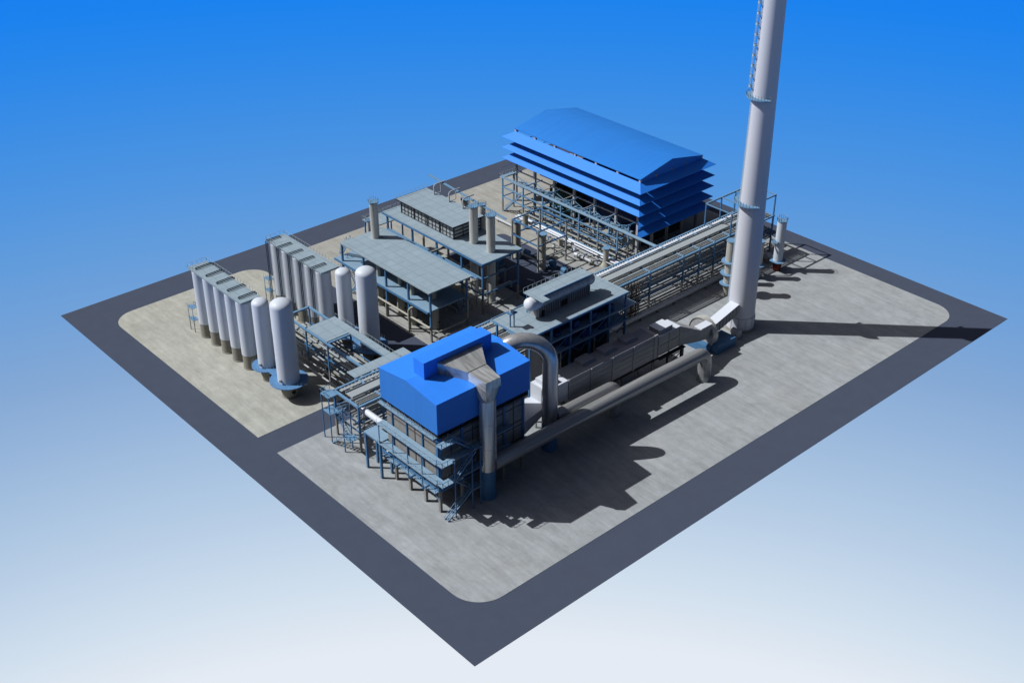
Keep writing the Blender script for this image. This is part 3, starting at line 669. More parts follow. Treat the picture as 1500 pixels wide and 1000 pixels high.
t.part('inlet_box_roof', MB().box(64.5, 67.1, 24.5, 25.8, 5.01, 5.08), 'bright_white', ib)
fcx, fcy, fcz, fr, n = 67.2, 26.6, 2.55, 2.5, 40
def fanring(x0, x1, r0, r1):
    m = MB(); vs = []; fs = []
    for i in range(n):
        a = 2*math.pi*i/n; c_, s_ = math.cos(a), math.sin(a)
        for x, r in ((x0, r1), (x1, r1), (x1, r0), (x0, r0)): vs.append((x, fcy+r*c_, fcz+r*s_))
    for i in range(n):
        k = 4*i; q = 4*((i+1) % n)
        for a, b in ((0, 1), (1, 2), (2, 3), (3, 0)): fs.append((k+a, k+b, q+b, q+a))
    return m.add(vs, fs, True)
fc = t.part('fan_casing', fanring(fcx, fcx+1.05, fr-.12, fr), 'tower_metal', angle=30)
t.part('side_plate', fanring(fcx+.12, fcx+.2, .9, fr-.13), 'casing_grey', fc)
t.part('side_plate', fanring(fcx+.9, fcx+.98, .5, fr-.13), 'casing_grey', fc)
m = MB()
for i in range(20):
    a = 2*math.pi*i/20; m.beam((fcx+.5, fcy+.5*math.cos(a), fcz+.5*math.sin(a)), (fcx+.5, fcy+1.9*math.cos(a+.3), fcz+1.9*math.sin(a+.3)), .06, .5)
t.part('impeller', m, 'dark_steel', fc)
t.part('shaft', MB().tube([(67.6, fcy, fcz), (70.6, fcy, fcz)], 0.25, 12), 'pipe_grey')
m = MB().hexa([(68.7, 25.3, 2.2), (74.9, 25.6, 3.4), (74.9, 27.2, 3.4), (68.7, 26.9, 2.2)], [(68.7, 25.3, 3.8), (74.6, 25.6, 4.95), (74.6, 27.2, 4.95), (68.7, 26.9, 3.8)])
bd = t.part('breeching_duct', m, 'casing_grey')
for i in range(7):
    x = 69.2+i*0.8; z = 2.2+(x-68.7)/6.1*1.2; y = 25.3+(x-68.7)/6.1*.3
    t.part('duct_rib', MB().box(x-.05, x+.05, y-.1, y-.005, z, z+1.55), 'casing_grey', bd)
m = MB().hexa([(68.7, 25.28, 3.82), (74.6, 25.58, 4.97), (74.6, 27.22, 4.97), (68.7, 26.92, 3.82)], [(68.7, 25.28, 3.88), (74.6, 25.58, 5.03), (74.6, 27.22, 5.03), (68.7, 26.92, 3.88)])
t.part('duct_roof', m, 'bright_white', bd)
t.part('motor', MB().tube([(73.6, 24.2, 0.9), (73.6, 25.6, 0.9)], 0.55, 14).box(73.0, 74.2, 24.3, 25.5, .03, .5), 'pipe_white')

# ================================================================ drum building
def deckrail(t, x0, x1, y0, y1, z, m='grating', th=0.16, rails=('y1',), name='deck', railz=None):
    f = t.part(name, MB().box(x0, x1, y0, y1, z-th, z), m)
    mm = MB(); i = 0.05
    seg = {'x0': [(x0+i, y0), (x0+i, y1)], 'x1': [(x1-i, y0), (x1-i, y1)], 'y0': [(x0, y0+i), (x1, y0+i)], 'y1': [(x0, y1-i), (x1, y1-i)]}
    if rails:
        for k in rails: mm.rail(seg[k], z)
        t.part('railing', mm, 'rail_paint', f)
    return f
t = Thing('boiler_frame', 'dark open steel boiler house whose flat grey top deck carries the horizontal drum', 'platform', (44, 32))
BX0, BX1, BY0, BY1, BZ = 34.2, 53.6, 29.2, 36.15, 13.5
deckrail(t, BX0, BX1, BY0, BY1, BZ, rails=())
t.part('edge_beam', MB().beam((BX0, BY0-.05, BZ-.12), (BX1, BY0-.05, BZ-.12), 0.11, 0.28), 'blue_steel')
t.part('edge_beam', MB().beam((BX0-.05, BY0, BZ-.12), (BX0-.05, BY1, BZ-.12), 0.11, 0.28), 'blue_light')
t.part('edge_beam', MB().beam((BX0, BY1+.05, BZ-.02), (BX1, BY1+.05, BZ-.02), 0.11, 0.28), 'blue_light')
deckrail(t, 38.6, 55.2, 29.1, 36.1, 11.2, 'grating_blue', rails=())
deckrail(t, 38.6, 53.8, 29.1, 36.1, 9.1, 'grating_blue', rails=())
for x in (34.9, 38.8, 42.4, 46.2, 49.9, 53.2):
    for y in (29.35, 35.9): t.part('column', MB().beam((x, y, 0.03), (x, y, BZ-.16), 0.25), 'blue_base')
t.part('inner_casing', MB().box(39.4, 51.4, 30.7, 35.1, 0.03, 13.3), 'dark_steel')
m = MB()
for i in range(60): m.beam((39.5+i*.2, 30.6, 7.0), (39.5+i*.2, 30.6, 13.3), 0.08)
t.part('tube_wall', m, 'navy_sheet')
m = MB()
for i in range(4): m.beam((38.8+3.7*i, 29.3, 9.2), (42.4+3.7*i, 29.3, 11.1), 0.09)
t.part('bracing', m, 'blue_base')
m = MB()
for i in range(4): m.beam((38.8+3.7*i, 29.3, 8.9), (40.6+3.7*i, 29.3, 7.6), 0.09); m.beam((42.4+3.7*i, 29.3, 8.9), (40.6+3.7*i, 29.3, 7.6), 0.09)
t.part('lower_bracing', m, 'blue_base')
t.part('downcomer', MB().tube([(47.5, 29.7, .05), (47.5, 29.7, 9.0)], .12, 8).tube([(41.0, 29.7, .05), (41.0, 29.7, 9.0)], .12, 8), 'pipe_grey')
random.seed(31)
for i in range(7):
    x = 40+i*1.7; z = 9.1 if i % 2 else 11.2
    t.part('equipment', MB().box(x, x+.9, 29.6, 30.4, z, z+random.uniform(.5, 1.3)), random.choice(('navy_sheet', 'dark_steel')))

t = Thing('steam_drum', 'horizontal drum with a round white end lying on a ribbed grey cradle', 'drum', (38.7, 33.3, BZ))
def hdrum(x0, x1, y, z, r, e=0.8, seg=28):
    m = MB(); rings = []
    P = [(x0-e*r*math.cos(a), r*math.sin(a)) for a in [math.pi/2*i/8 for i in range(9)]]+[(x1+e*r*math.cos(a), r*math.sin(a)) for a in [math.pi/2*i/8 for i in range(8, -1, -1)]]
    for x, rr in P:
        rings.append(len(m.v)); rr = max(rr, 1e-3)
        m.v += [(x, y+rr*math.cos(2*math.pi*i/seg), z+rr*math.sin(2*math.pi*i/seg)) for i in range(seg)]
    for A, B in zip(rings, rings[1:]):
        for i in range(seg):
            j = (i+1) % seg; m.f.append((A+i, A+j, B+j, B+i)); m.sm.append(True)
    return m
t.part('end_shell', hdrum(38.2, 39.6, 32.95, 15.6, 0.95), 'bright_white')
t.part('shell', hdrum(39.6, 49.4, 32.95, 15.6, 0.9), 'tower_metal')
m = MB().box(39.0, 49.0, 32.45, 33.6, BZ+.01, 15.0)
for i in range(24): m.box(39.1+i*.42, 39.24+i*.42, 32.2, 32.45, BZ+.01, 15.0)
t.part('cradle', m, 'casing_grey')
t.part('opening', MB().box(39.6, 40.1, 32.13, 32.2, BZ+.05, 14.4), 'dark_glass')
t.part('opening', MB().box(43.3, 44.5, 32.13, 32.2, BZ+.3, 14.6), 'dark_glass')
t = Thing('drum_walkway', 'grey sheet walkway with railings resting on top of the horizontal drum', 'platform', (38.9, 32.8, 16.1))
deckrail(t, 38.5, 49.1, 32.1, 34.6, 16.75, rails=('y1',))
t.part('deck_tongue', MB().box(38.5, 39.8, 30.75, 32.1, 16.61, 16.75), 'grating')
for x in (39.0, 42.1, 45.3, 48.8): t.part('post', MB().beam((x, 34.4, BZ), (x, 34.4, 16.6), 0.11), 'blue_steel')
t.part('edge_beam', MB().beam((39.8, 32.07, 16.66), (49.1, 32.07, 16.66), .08, .2), 'blue_steel')
t = Thing('vent_stand', 'small blue post stand with a grey cap at the left end of the drum deck', 'vent', (34.7, 33, BZ))
t.part('post', MB().beam((34.7, 33.0, BZ), (34.7, 33.0, 15.8), 0.13), 'blue_steel'); t.part('post', MB().beam((35.2, 32.8, BZ), (35.2, 32.8, 15.6), 0.13), 'blue_steel')
t.part('table', MB().box(34.3, 35.5, 32.45, 33.4, 15.6, 15.75), 'blue_steel')
t.part('cap', MB().cyl(34.85, 32.9, 0.3, 15.75, 16.35, 14), 'tower_metal')

t = Thing('pipe_bundle', 'dense upright bundle of thin brown and white pipes beside the pipe rack', 'pipes', (65, 38.6))
random.seed(11)
for i in range(20):
    x = 63.4+(i % 10)*0.33; y = 38.4+(i//10)*1.4+random.uniform(-.15, .15); z1 = random.uniform(6.0, 7.0)
    t.part('riser', MB().tube([(x, y, 0.1), (x, y, z1)], random.choice((.055, .07, .09)), 6), random.choice(('brown_steel', 'dark_steel', 'brown_steel', 'pipe_grey')))
for z in (1.2, 2.6, 4.0, 5.3):
    m = MB()
    for i in range(10):
        x = 63.4+i*.33; m.tube([(x, 38.4, z), (x, 39.8, z+.1)], .07, 6)
    m.beam((63.2, 38.4, z), (66.7, 38.4, z), .08)
    t.part('valve_row', m, 'pipe_grey')
m = MB()
for z in (1.9, 3.3, 4.6):
    for i in range(10): m.box(63.32+i*.33, 63.5+i*.33, 38.2, 38.4, z, z+.22)
t.part('valve_boxes', m, 'dark_steel')

# ================================================================ towers
def tower(name, x, y, r, zt, label, z0=0.03, m_='tower_metal', disc=1.25, group=None, rails=True, cat='tower', dm='blue_light'):
    t = Thing(name, label, cat, (x, y), group)
    mb = MB().lathe(x, y, [(0, z0), (r*1.06, z0), (r*1.06, z0+.15), (r, z0+.2), (r, zt-0.12), (0, zt-0.12)], 28)
    t.part('shell', mb, m_)
    d = t.part('top_deck', MB().cyl(x, y, r*disc, zt-0.12, zt, 24), dm)
    if rails:
        m = MB(); A = [2*math.pi*i/14 for i in range(15)]
        for a, b in zip(A, A[1:]): m.rail([(x+r*disc*.96*math.cos(a), y+r*disc*.96*math.sin(a)), (x+r*disc*.96*math.cos(b), y+r*disc*.96*math.sin(b))], zt, step=2, r=.022, mid=False, h=.55)
        t.part('railing', m, 'rail_paint', d)
    return t
tw = []
t = tower('column_tower', 43.1, 74.7, 0.68, 15.0, 'tall grey cylindrical tower standing through the left end of the tiled deck')
t = tower('column_tower', 53.1, 62.1, 0.70, 15.5, 'tall grey tower, left one of the close pair in the yard middle')
t.part('nozzle', MB().tube([(53.3, 61.5, 10.6), (53.3, 61.1, 10.6)], .1, 8), 'pipe_white')
t = tower('column_tower', 53.1, 58.0, 0.70, 15.4, 'tall grey tower, right one of the close pair in the yard middle')
t.part('nozzle', MB().tube([(53.3, 57.4, 10.9), (53.3, 57.0, 10.9)], .1, 8), 'pipe_white')
tower('small_tower', 44.6, 78.4, 0.42, 10.0, 'thin small tower with railed cap just left of the leftmost tall grey tower', disc=1.4)
tower('small_tower', 61.0, 73.6, 0.62, 10.3, 'short wide tower with blue cap behind the windowed building roof')
tower('small_tower', 58.6, 66.4, 0.55, 12.6, 'slim tower half hidden right behind the close pair of grey towers')
# feet of pair stairs
tower('process_vessel', 66.7, 66.9, 0.62, 6.75, 'grey vessel with flat blue cap at the left corner of the open cube frame', m_='cream_steel', disc=1.25, rails=False, cat='vessel')
tower('process_vessel', 67.0, 61.0, 0.64, 6.5, 'grey vessel with flat blue cap inside the front corner of the open cube frame', m_='cream_steel', disc=1.25, rails=False, cat='vessel')
t = tower('process_vessel', 75.7, 54.6, 0.47, 3.35, 'short cream vessel with a flared foot near the right end of the long white pipes', m_='cream_steel', disc=1.4, rails=False, cat='vessel')
t.part('flared_foot', MB().lathe(75.7, 54.6, [(0.85, .03), (.48, .7)], 24), 'cream_steel')
t.part('opening', MB().tube([(75.5, 54.15, .7), (75.48, 54.08, .7)], .12, 10), 'dark_glass')
tower('process_vessel', 74.9, 64.7, 0.42, 1.6, 'short cream vessel with white nozzle behind the open cube frame', m_='cream_steel', disc=1.1, rails=False, cat='vessel', dm='cream_steel')
tower('process_vessel', 75.3, 74.2, 0.5, 2.8, 'stubby dark vessel at the left start of the long white pipes', m_='stone_grey', disc=1.1, rails=False, cat='vessel', dm='stone_grey')
for x, y, lb in ((68.2, 66.0, 'blue round motor beside the left capped vessel of the cube frame'), (68.6, 60.1, 'blue round motor beside the front capped vessel of the cube frame'),
                 (68.4, 57.0, 'blue round motor lying behind the drum walkway railing'), (62.6, 66.6, 'blue round motor beside the slim tower'), (64.6, 71.6, 'blue round motor on the asphalt right of the short wide tower')):
    t = Thing('blower', lb, 'blower', (x, y))
    t.part('barrel', MB().tube([(x, y+.5, .75), (x, y-.45, .75)], .5, 16), 'blue_base')
    t.part('plinth', MB().box(x-.5, x+.5, y-.6, y+.7, .035, .3), 'blue_light')
for x, y, lb in ((72.1, 63.4, 'small white ball valve to the left of the cube frame front column'), (73.9, 60.2, 'small white ball valve to the right of the front capped vessel'), (76.1, 65.1, 'white nozzle head on the cream vessel behind the cube frame')):
    t = Thing('valve', lb, 'valve', (x, y)); t.part('body', MB().lathe(x, y, [(0, 1.3), (.2, 1.4), (.3, 1.6), (.2, 1.85), (0, 1.9)], 14), 'bright_white'); t.part('stem', MB().cyl(x, y, .1, .03, 1.35, 8), 'pipe_grey')

# open cube frame
t = Thing('cube_frame', 'open grey blue box frame of three levels around the two capped vessels', 'steel frame', (68, 60))
fx0, fx1, fy0, fy1 = 65.6, 72.0, 60.5, 66.9
for x in (fx0, fx1):
    for y in (fy0, fy1): t.part('column', MB().beam((x, y, .03), (x, y, 7.5), .26), 'pipe_grey')
for z, mm in ((7.42, 'blue_steel'), (4.75, 'blue_steel'), (2.0, 'pipe_grey')):
    for a, b in (((fx0, fy0), (fx1, fy0)), ((fx1, fy0), (fx1, fy1)), ((fx1, fy1), (fx0, fy1)), ((fx0, fy1), (fx0, fy0))):
        t.part('beam', MB().beam((a[0], a[1], z), (b[0], b[1], z), .2), mm)

# ================================================================ process shelter 1 (tiled deck)
t = Thing('process_shelter', 'open two level shelter with a broad grey tiled roof deck on blue columns', 'shelter', (42, 65))
deckrail(t, 37.7, 46.0, 54.3, 77.0, 8.7, rails=(), th=.2)
t.part('edge_beam', MB().beam((46.2, 54.3, 8.4), (46.2, 77, 8.4), .3, .24), 'blue_light')
t.part('edge_beam', MB().beam((47.0, 54.3, 7.9), (47.0, 77, 7.9), .3, .24), 'blue_light')
deckrail(t, 37.9, 45.5, 54.9, 79.0, 5.2, 'grating_blue', rails=())
t.part('edge_beam', MB().beam((37.8, 54.9, 5.05), (37.8, 79.0, 5.05), .12, .3), 'blue_steel')
for y in (77.2, 71.4, 65.6, 60.0, 54.7):
    for x in (38.2, 45.3):
        c = t.part('column', MB().beam((x, y, 2.6), (x, y, 8.5), .28), 'blue_steel')
        t.part('column_base', MB().beam((x, y, .03), (x, y, 2.6), .28), 'concrete_leg', c)
t.part('stair', MB().stair((39.6, 79.5, 5.2), (39.6, 77.2, 8.6), .7).stair((40.6, 77.2, .1), (40.6, 79.5, 2.7), .7).stair((39.6, 79.5, 2.7), (39.6, 77.3, 5.1), .7), 'blue_light')
t.part('stair', MB().stair((38.4, 75.5, .1), (38.4, 71.5, 5.1), .6), 'blue_light')
for x, y, lb in ((39.5, 69.3, 'cream column vessel, leftmost under the tiled deck'), (40.1, 64.6, 'cream column vessel, second from left under the tiled deck'),
                 (39.6, 60.9, 'cream column vessel, third from left under the tiled deck'), (41.3, 57.6, 'cream column vessel, right end under the tiled deck')):
    t = Thing('process_vessel', lb, 'vessel', (x, y), 'vessels under the tiled deck')
    t.part('shell', MB().lathe(x, y, [(0, .03), (.62, .03), (.62, 3.2), (.6, 5.0), (0, 5.0)], 24), 'cream_steel')
    t.part('neck', MB().lathe(x, y, [(.34, 5.2), (.34, 8.45)], 16), 'cream_steel')
    t.part('opening', MB().tube([(x+.25, y-.55, 1.2), (x+.27, y-.66, 1.2)], .17, 10), 'dark_glass')
t = Thing('pipe', 'long beige pipe hung along the front of the tiled shelter', 'pipe', (38.4, 62))
t.part('barrel', MB().tube([(37.9, 71, 2.6), (37.9, 54.6, 2.6)], .17, 10), 'cream_steel')
t.part('elbow', MB().tube([(37.7, 59.5, .05), (37.7, 59.5, 3.7), (37.9, 59.2, 4.2), (38.4, 58.6, 4.5)], .17, 10), 'cream_steel')
t.part('support', MB().beam((37.9, 65.6, .03), (37.9, 65.6, 2.5), .16), 'cream_steel')
t = Thing('pipe', 'bent beige pipe at the right end of the tiled shelter', 'pipe', (40, 54.4))
t.part('barrel', MB().tube([(38.2, 54.2, 1.6), (44.5, 54.2, 1.6), (45.2, 54.4, 1.9), (45.2, 54.4, 5.0)], .12, 8), 'cream_steel')
t.part('barrel', MB().tube([(38.2, 53.6, .9), (46.5, 53.4, .9)], .14, 8), 'cream_steel')

# ================================================================ process building 2
t = Thing('process_building', 'long grey building with a strip of dark framed windows on a wide raised deck', 'industrial building', (53, 68))
deckrail(t, 49.2, 57.4, 55.5, 81.0, 9.1, rails=('y1',), th=.2)
t.part('edge_beam', MB().beam((49.15, 55.5, 8.9), (49.15, 81, 8.9), .1, .34), 'blue_steel')
t.part('edge_beam', MB().beam((49.2, 55.45, 8.9), (57.4, 55.45, 8.9), .1, .34), 'blue_steel')
for y in (56.0, 61.0, 67.2, 73.5, 80.2):
    for x in (49.6, 57.0):
        c = t.part('column', MB().beam((x, y, 2.6), (x, y, 8.9), .28), 'blue_steel')
        t.part('column_base', MB().beam((x, y, .03), (x, y, 2.6), .28), 'concrete_leg', c)
for z in (6.2, 3.4):
    t.part('beam', MB().beam((49.6, 56.0, z), (49.6, 80.2, z), .22), 'blue_light')
    t.part('beam', MB().beam((49.6, 56.0, z), (57.0, 56.0, z), .16), 'blue_steel')
t.part('wall', MB().box(51.4, 57.0, 65.0, 78.6, 9.1, 11.3), 'tray_metal')
m = MB(); 
for i in range(16):
    y = 65.05+i*0.9; m.box(51.33, 51.4, y-.05, y+.05, 9.1, 11.3)
for z in (9.15, 9.8, 10.45, 11.0): m.box(51.34, 51.4, 65.0, 78.6, z-.05, z+.05)
for i in range(5): m.box(51.28, 51.4, 65.0+i*3.38-.07, 65.0+i*3.38+.07, 9.1, 11.3)
t.part('window_frames', m, 'dark_steel')
m = MB()
for i in range(4): m.box(51.4+i*1.85, 51.5+i*1.85, 64.93, 65.0, 9.1, 11.3)
for z in (9.3, 9.9, 10.5, 11.1): m.box(51.4, 57.0, 64.95, 65.0, z-.12, z+.06)
t.part('window_frames', m, 'dark_steel')
rf = deckrail(t, 50.9, 57.4, 64.6, 79.3, 11.52, rails=('y1',), name='roof', th=.2)
t.part('roof_edge', MB().box(50.86, 50.9, 64.6, 79.3, 11.3, 11.48).box(50.9, 57.4, 64.56, 64.6, 11.3, 11.48), 'dark_steel', rf)
for y in (76.3, 72.4, 68.9):
    m = MB()
    m.tube([(56.6, y, 11.55), (56.6, y, 12.9), (56.75, y, 13.2), (57.1, y, 13.3), (58.9, y, 13.3)], .12, 8)
    m.beam((56.6, y, 11.62), (58.0, y, 11.62), .08); m.beam((58.0, y, 11.6), (58.0, y, 13.2), .1)
    t.part('roof_pipe_hoop', m, 'pipe_white')
t.part('roof_header', MB().beam((58.5, 80.0, 13.35), (58.5, 60.5, 12.0), .45, .1), 'blue_light')
# smaller low deck behind left tower
t = Thing('low_platform', 'low grey deck with railings left of the windowed building', 'platform', (52, 83))
deckrail(t, 47.5, 53.5, 80.8, 84.5, 7.0, rails=('y1', 'x0'))
for x in (47.8, 53.2):
    for y in (81.0, 84.2): t.part('column', MB().beam((x, y, .03), (x, y, 6.85), .2), 'blue_steel')

# pipework between the shelters
random.seed(21)
t = Thing('pipe_run', 'bundle of mixed white and grey pipes at ground level between the two process decks', 'pipes', (47.5, 66))
for i in range(9):
    x = 46.6+i*.3; z = .4+random.random()*2.2; y0 = 56+random.random()*4; y1 = 74+random.random()*5
    t.part('pipe', MB().tube([(x, y0, .05), (x, y0, z-.2), (x, y0+.2, z), (x, y1-.2, z), (x, y1, z-.2), (x, y1, .05)], random.choice((.08, .12, .16)), 8), random.choice(('pipe_white', 'pipe_grey', 'blue_light')))
t = Thing('pipe', 'grey cross pipe spanning from the tiled deck to the windowed building', 'pipe', (48, 67))
t.part('barrel', MB().tube([(45.6, 66.3, 7.6), (51.0, 66.3, 7.6)], .2, 10), 'pipe_grey')

# ================================================================ ground clutter
random.seed(17)
t = Thing('pipe_run', 'low grey and blue pipe lines under the branch bridge between the domed tanks', 'pipes', (22, 55))
for i in range(10):
    x = 19.2+i*.75; z = .5+random.random()*1.6; y0 = 48+random.random()*5; y1 = 58+random.random()*9
    t.part('pipe', MB().tube([(x, y0, .05), (x, y0, z-.2), (x, y0+.2, z), (x, y1-.2, z), (x, y1, z-.2), (x, y1, .05)], random.choice((.08, .12, .17)), 8), random.choice(('pipe_white', 'pipe_grey', 'blue_light')))
t = Thing('pipe_run', 'tangle of thin pipes on the shaded ground under the windowed building deck', 'pipes', (53, 60))
for i in range(9):
    y = 56.6+i*1.5; z = .6+random.random()*2.4
    t.part('pipe', MB().tube([(50, y, .05), (50, y, z-.2), (50.2, y, z), (58.6, y, z), (58.8, y, z-.2), (58.8, y, .05)], random.choice((.08, .12, .16)), 8), random.choice(('pipe_white', 'pipe_grey', 'cream_steel')))
random.seed(5)
def pump(x, y, rot, lb, s_=1.0, c='pipe_white'):
    t = Thing('pump', lb, 'pump', (x, y), 'pumps and skids on the yard')
    dx, dy = math.cos(rot), math.sin(rot); P = Vector((x, y, .55*s_)); D = Vector((dx, dy, 0))
    b = [P-D*.9*s_, P+D*.9*s_]
    t.part('base', MB().beam((b[0].x, b[0].y, .13), (b[1].x, b[1].y, .13), .7*s_, .2), 'pipe_grey')
    t.part('motor', MB().tube([P-D*.8*s_, P-D*.1*s_], .28*s_, 12), c)
    t.part('casing', MB().tube([P+D*.15*s_, P+D*.55*s_], .36*s_, 12), c)
    t.part('outlet', MB().tube([P+D*.35*s_, P+D*.35*s_+Vector((0, 0, 1.0*s_)), P+D*.35*s_+Vector((-dy*1.2, dx*1.2, 1.15*s_))], .1*s_, 8), 'pipe_white')
spots = [(20.9, 57.2, 1.6, 'white pump under the front edge of the blue bridge deck'), (22.6, 59.0, 0.2, 'white pump under the middle of the blue bridge deck'), (21.5, 63.2, 1.2, 'white pump behind the foremost domed tank'),
         (24.0, 62.4, .4, 'white pump at the foot of the rear tank row'), (25.2, 52.8, 1.0, 'white pump near the rear ring decks'), (22.2, 51.5, 1.5, 'white pump between bridge legs near the pipe rack'),
         (19.5, 50.2, 0, 'white pump at the road edge by the bridge'), (45.5, 51.2, .3, 'white pump in the sunlit spot right of the tiled shelter'), (40.5, 52.0, 1.2, 'small pump at the tiled shelter front corner'),
         (61.0, 56.5, .6, 'white pump in the gap between towers and cube frame'), (47.6, 46.5, .2, 'pump behind the drum platform, left end'),
         (14.6, 35.6, 0.1, 'white pump under the small four legged platform'), (16.2, 36.6, 1.2, 'white pump beneath the pipe rack by the filter house')]
for x, y, r_, lb in spots: pump(x, y, r_, lb, random.uniform(.75, 1.05))
t = Thing('pump_table', 'white topped equipment trestle at the foot of the bridge between the tanks', 'skid', (25, 58))
t.part('top', MB().box(23.9, 26.6, 60.8, 63.6, 1.3, 1.45), 'pipe_white')
for x, y in ((24.1, 61), (26.4, 61), (24.1, 63.4), (26.4, 63.4)): t.part('leg', MB().beam((x, y, .03), (x, y, 1.3), .14), 'pipe_grey')
t = Thing('heat_exchanger', 'small white horizontal cylinder on two saddles lying on the open concrete', 'heat exchanger', (74, 58))
t.part('shell', MB().tube([(73.9, 59.3, .75), (73.9, 55.9, .75)], .27, 14), 'pipe_white')
t.part('head', MB().tube([(73.9, 60.2, .75), (73.9, 59.75, .75), (73.9, 59.4, .75)], .3, 14), 'bright_white')
t.part('flange', MB().tube([(73.9, 59.45, .75), (73.9, 59.35, .75)], .38, 14), 'pipe_grey'); t.part('flange', MB().tube([(73.9, 55.9, .75), (73.9, 55.8, .75)], .35, 14), 'pipe_grey')
for y in (58.7, 56.5): t.part('saddle', MB().box(73.65, 74.15, y-.12, y+.12, .03, .6), 'stone_grey')
t = Thing('pipe', 'short white pipe on the concrete left of the cube frame', 'pipe', (74, 79))
t.part('barrel', MB().tube([(73.6, 80.3, .5), (73.6, 75.2, .5)], .24, 12), 'pipe_white')
for y in (79.5, 76): t.part('saddle', MB().box(73.4, 73.8, y-.1, y+.1, .03, .3), 'stone_grey')

t = Thing('pipe_run', 'long bright white pipes on a low rack in front of the blue louvred hall', 'pipes', (77, 64))
for x, z, r_, mm in ((76.0, 1.0, .15, 'bright_white'), (76.6, 1.0, .22, 'bright_white'), (75.4, .9, .09, 'pipe_white'), (77.0, 1.0, .14, 'blue_light'), (77.7, 1.3, .16, 'pipe_grey'), (78.3, 1.3, .12, 'blue_light')):
    t.part('pipe', MB().tube([(x, 77.5, z), (x, 52.2, z)], r_, 12), mm)
m = MB()
for i in range(9): m.beam((75, 77-i*3, .55), (78.6, 77-i*3, .55), .16); m.beam((75.1, 77-i*3, .03), (75.1, 77-i*3, .5), .12); m.beam((78.5, 77-i*3, .03), (78.5, 77-i*3, .5), .12)
t.part('support', m, 'blue_steel')

# ================================================================ louvred hall
t = Thing('louvred_hall', 'large open hall with a bright blue gable roof and rings of blue louvres', 'industrial building', (89, 68))
HX0, HX1, HY0, HY1 = 81.9, 97.5, 53.4, 84.2
ez, rz, hx = 14.15, 15.75, 89.6
m = MB()
A = [(HX0-.1, HY0-.1, ez+.12), (HX0-.1, HY1+.1, ez+.12), (hx, HY0-.1, rz+.12), (hx, HY1+.1, rz+.12), (HX1+.1, HY0-.1, ez+.12), (HX1+.1, HY1+.1, ez+.12)]
Bt = [(x, y, z-.12) for x, y, z in A]
m.add(A, [(0, 2, 3, 1), (2, 4, 5, 3)], True)
m.add(Bt, [(1, 3, 2, 0), (3, 5, 4, 2)])
m.add(A+Bt, [(0, 1, 7, 6), (5, 4, 10, 11), (2, 0, 6, 8), (4, 2, 8, 10), (1, 3, 9, 7), (3, 5, 11, 9)])
t.part('roof', m, 'blue_roof')
for y in (HY0, HY1):
    t.part('gable', MB().add([(HX0, y-.03, ez-.6), (HX1, y-.03, ez-.6), (HX1, y-.03, ez-.01), (hx, y-.03, rz-.01), (HX0, y-.03, ez-.01), (HX0, y+.03, ez-.6), (HX1, y+.03, ez-.6), (HX1, y+.03, ez-.01), (hx, y+.03, rz-.01), (HX0, y+.03, ez-.01)],
           [(0, 1, 2, 3, 4), (9, 8, 7, 6, 5), (0, 5, 6, 1), (1, 6, 7, 2), (2, 7, 8, 3), (3, 8, 9, 4), (4, 9, 5, 0)]), 'blue_louvre')
def louvre(m, side, zo, dz=1.05, off=1.75, g=0.0):
    """sloping sheet, inner edge high, outer edge low"""
    x0, x1, y0, y1 = HX0-g, HX1+g, HY0-g, HY1+g; zi = zo+dz; k = .06
    A = {'x0': ((x0, y1), (x0, y0), (x0-off, y0-off), (x0-off, y1+off)), 'y0': ((x0, y0), (x1, y0), (x1+off, y0-off), (x0-off, y0-off)),
         'x1': ((x1, y0), (x1, y1), (x1+off, y1+off), (x1+off, y0-off)), 'y1': ((x1, y1), (x0, y1), (x0-off, y1+off), (x1+off, y1+off))}[side]
    zs = (zi, zi, zo, zo)
    bt = [(p[0], p[1], z-k) for p, z in zip(A, zs)]; tp = [(p[0], p[1], z) for p, z in zip(A, zs)]
    return m.add(bt+tp, [(0, 1, 2, 3), (7, 6, 5, 4), (0, 4, 5, 1), (1, 5, 6, 2), (2, 6, 7, 3), (3, 7, 4, 0)])
for zo in (12.65, 10.6, 8.6):
    for sd_ in ('x0', 'y0', 'x1', 'y1'): t.part('louvre', louvre(MB(), sd_, zo), 'blue_louvre')
for zo in (6.6, 4.6):
    for sd_ in ('y0', 'x1', 'y1'): t.part('louvre', louvre(MB(), sd_, zo), 'blue_louvre')
for y in [HY0+.15+5.1*i for i in range(7)]:
    for x in (HX0+.2, HX1-.2): t.part('column', MB().beam((x, y, .03), (x, y, ez-.02), .42), 'pipe_grey' if x > 90 else 'pipe_white')
for x in (85.8, 89.6, 93.5):
    t.part('column', MB().beam((x, HY0+.15, .03), (x, HY0+.15, ez), .4), 'pipe_grey')
for z in (6.1, 3.2):
    t.part('girt', MB().beam((HX0+.2, HY0, z), (HX0+.2, HY1, z), .2), 'pipe_white' if z > 5 else 'blue_steel')
    t.part('girt', MB().beam((HX0, HY0+.15, z), (HX1, HY0+.15, z), .2), 'blue_steel')
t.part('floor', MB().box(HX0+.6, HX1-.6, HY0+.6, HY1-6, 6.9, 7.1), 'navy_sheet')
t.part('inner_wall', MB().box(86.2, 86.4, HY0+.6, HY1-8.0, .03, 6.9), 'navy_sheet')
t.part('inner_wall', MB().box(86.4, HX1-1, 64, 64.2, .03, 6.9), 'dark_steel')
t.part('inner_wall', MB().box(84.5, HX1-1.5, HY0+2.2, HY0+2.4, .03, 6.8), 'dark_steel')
for y in (58.5, 63.6, 68.7, 73.8): t.part('rafter', MB().beam((77.2, y, 6.3), (82.0, y, 6.3), .1, .14), 'pipe_white')
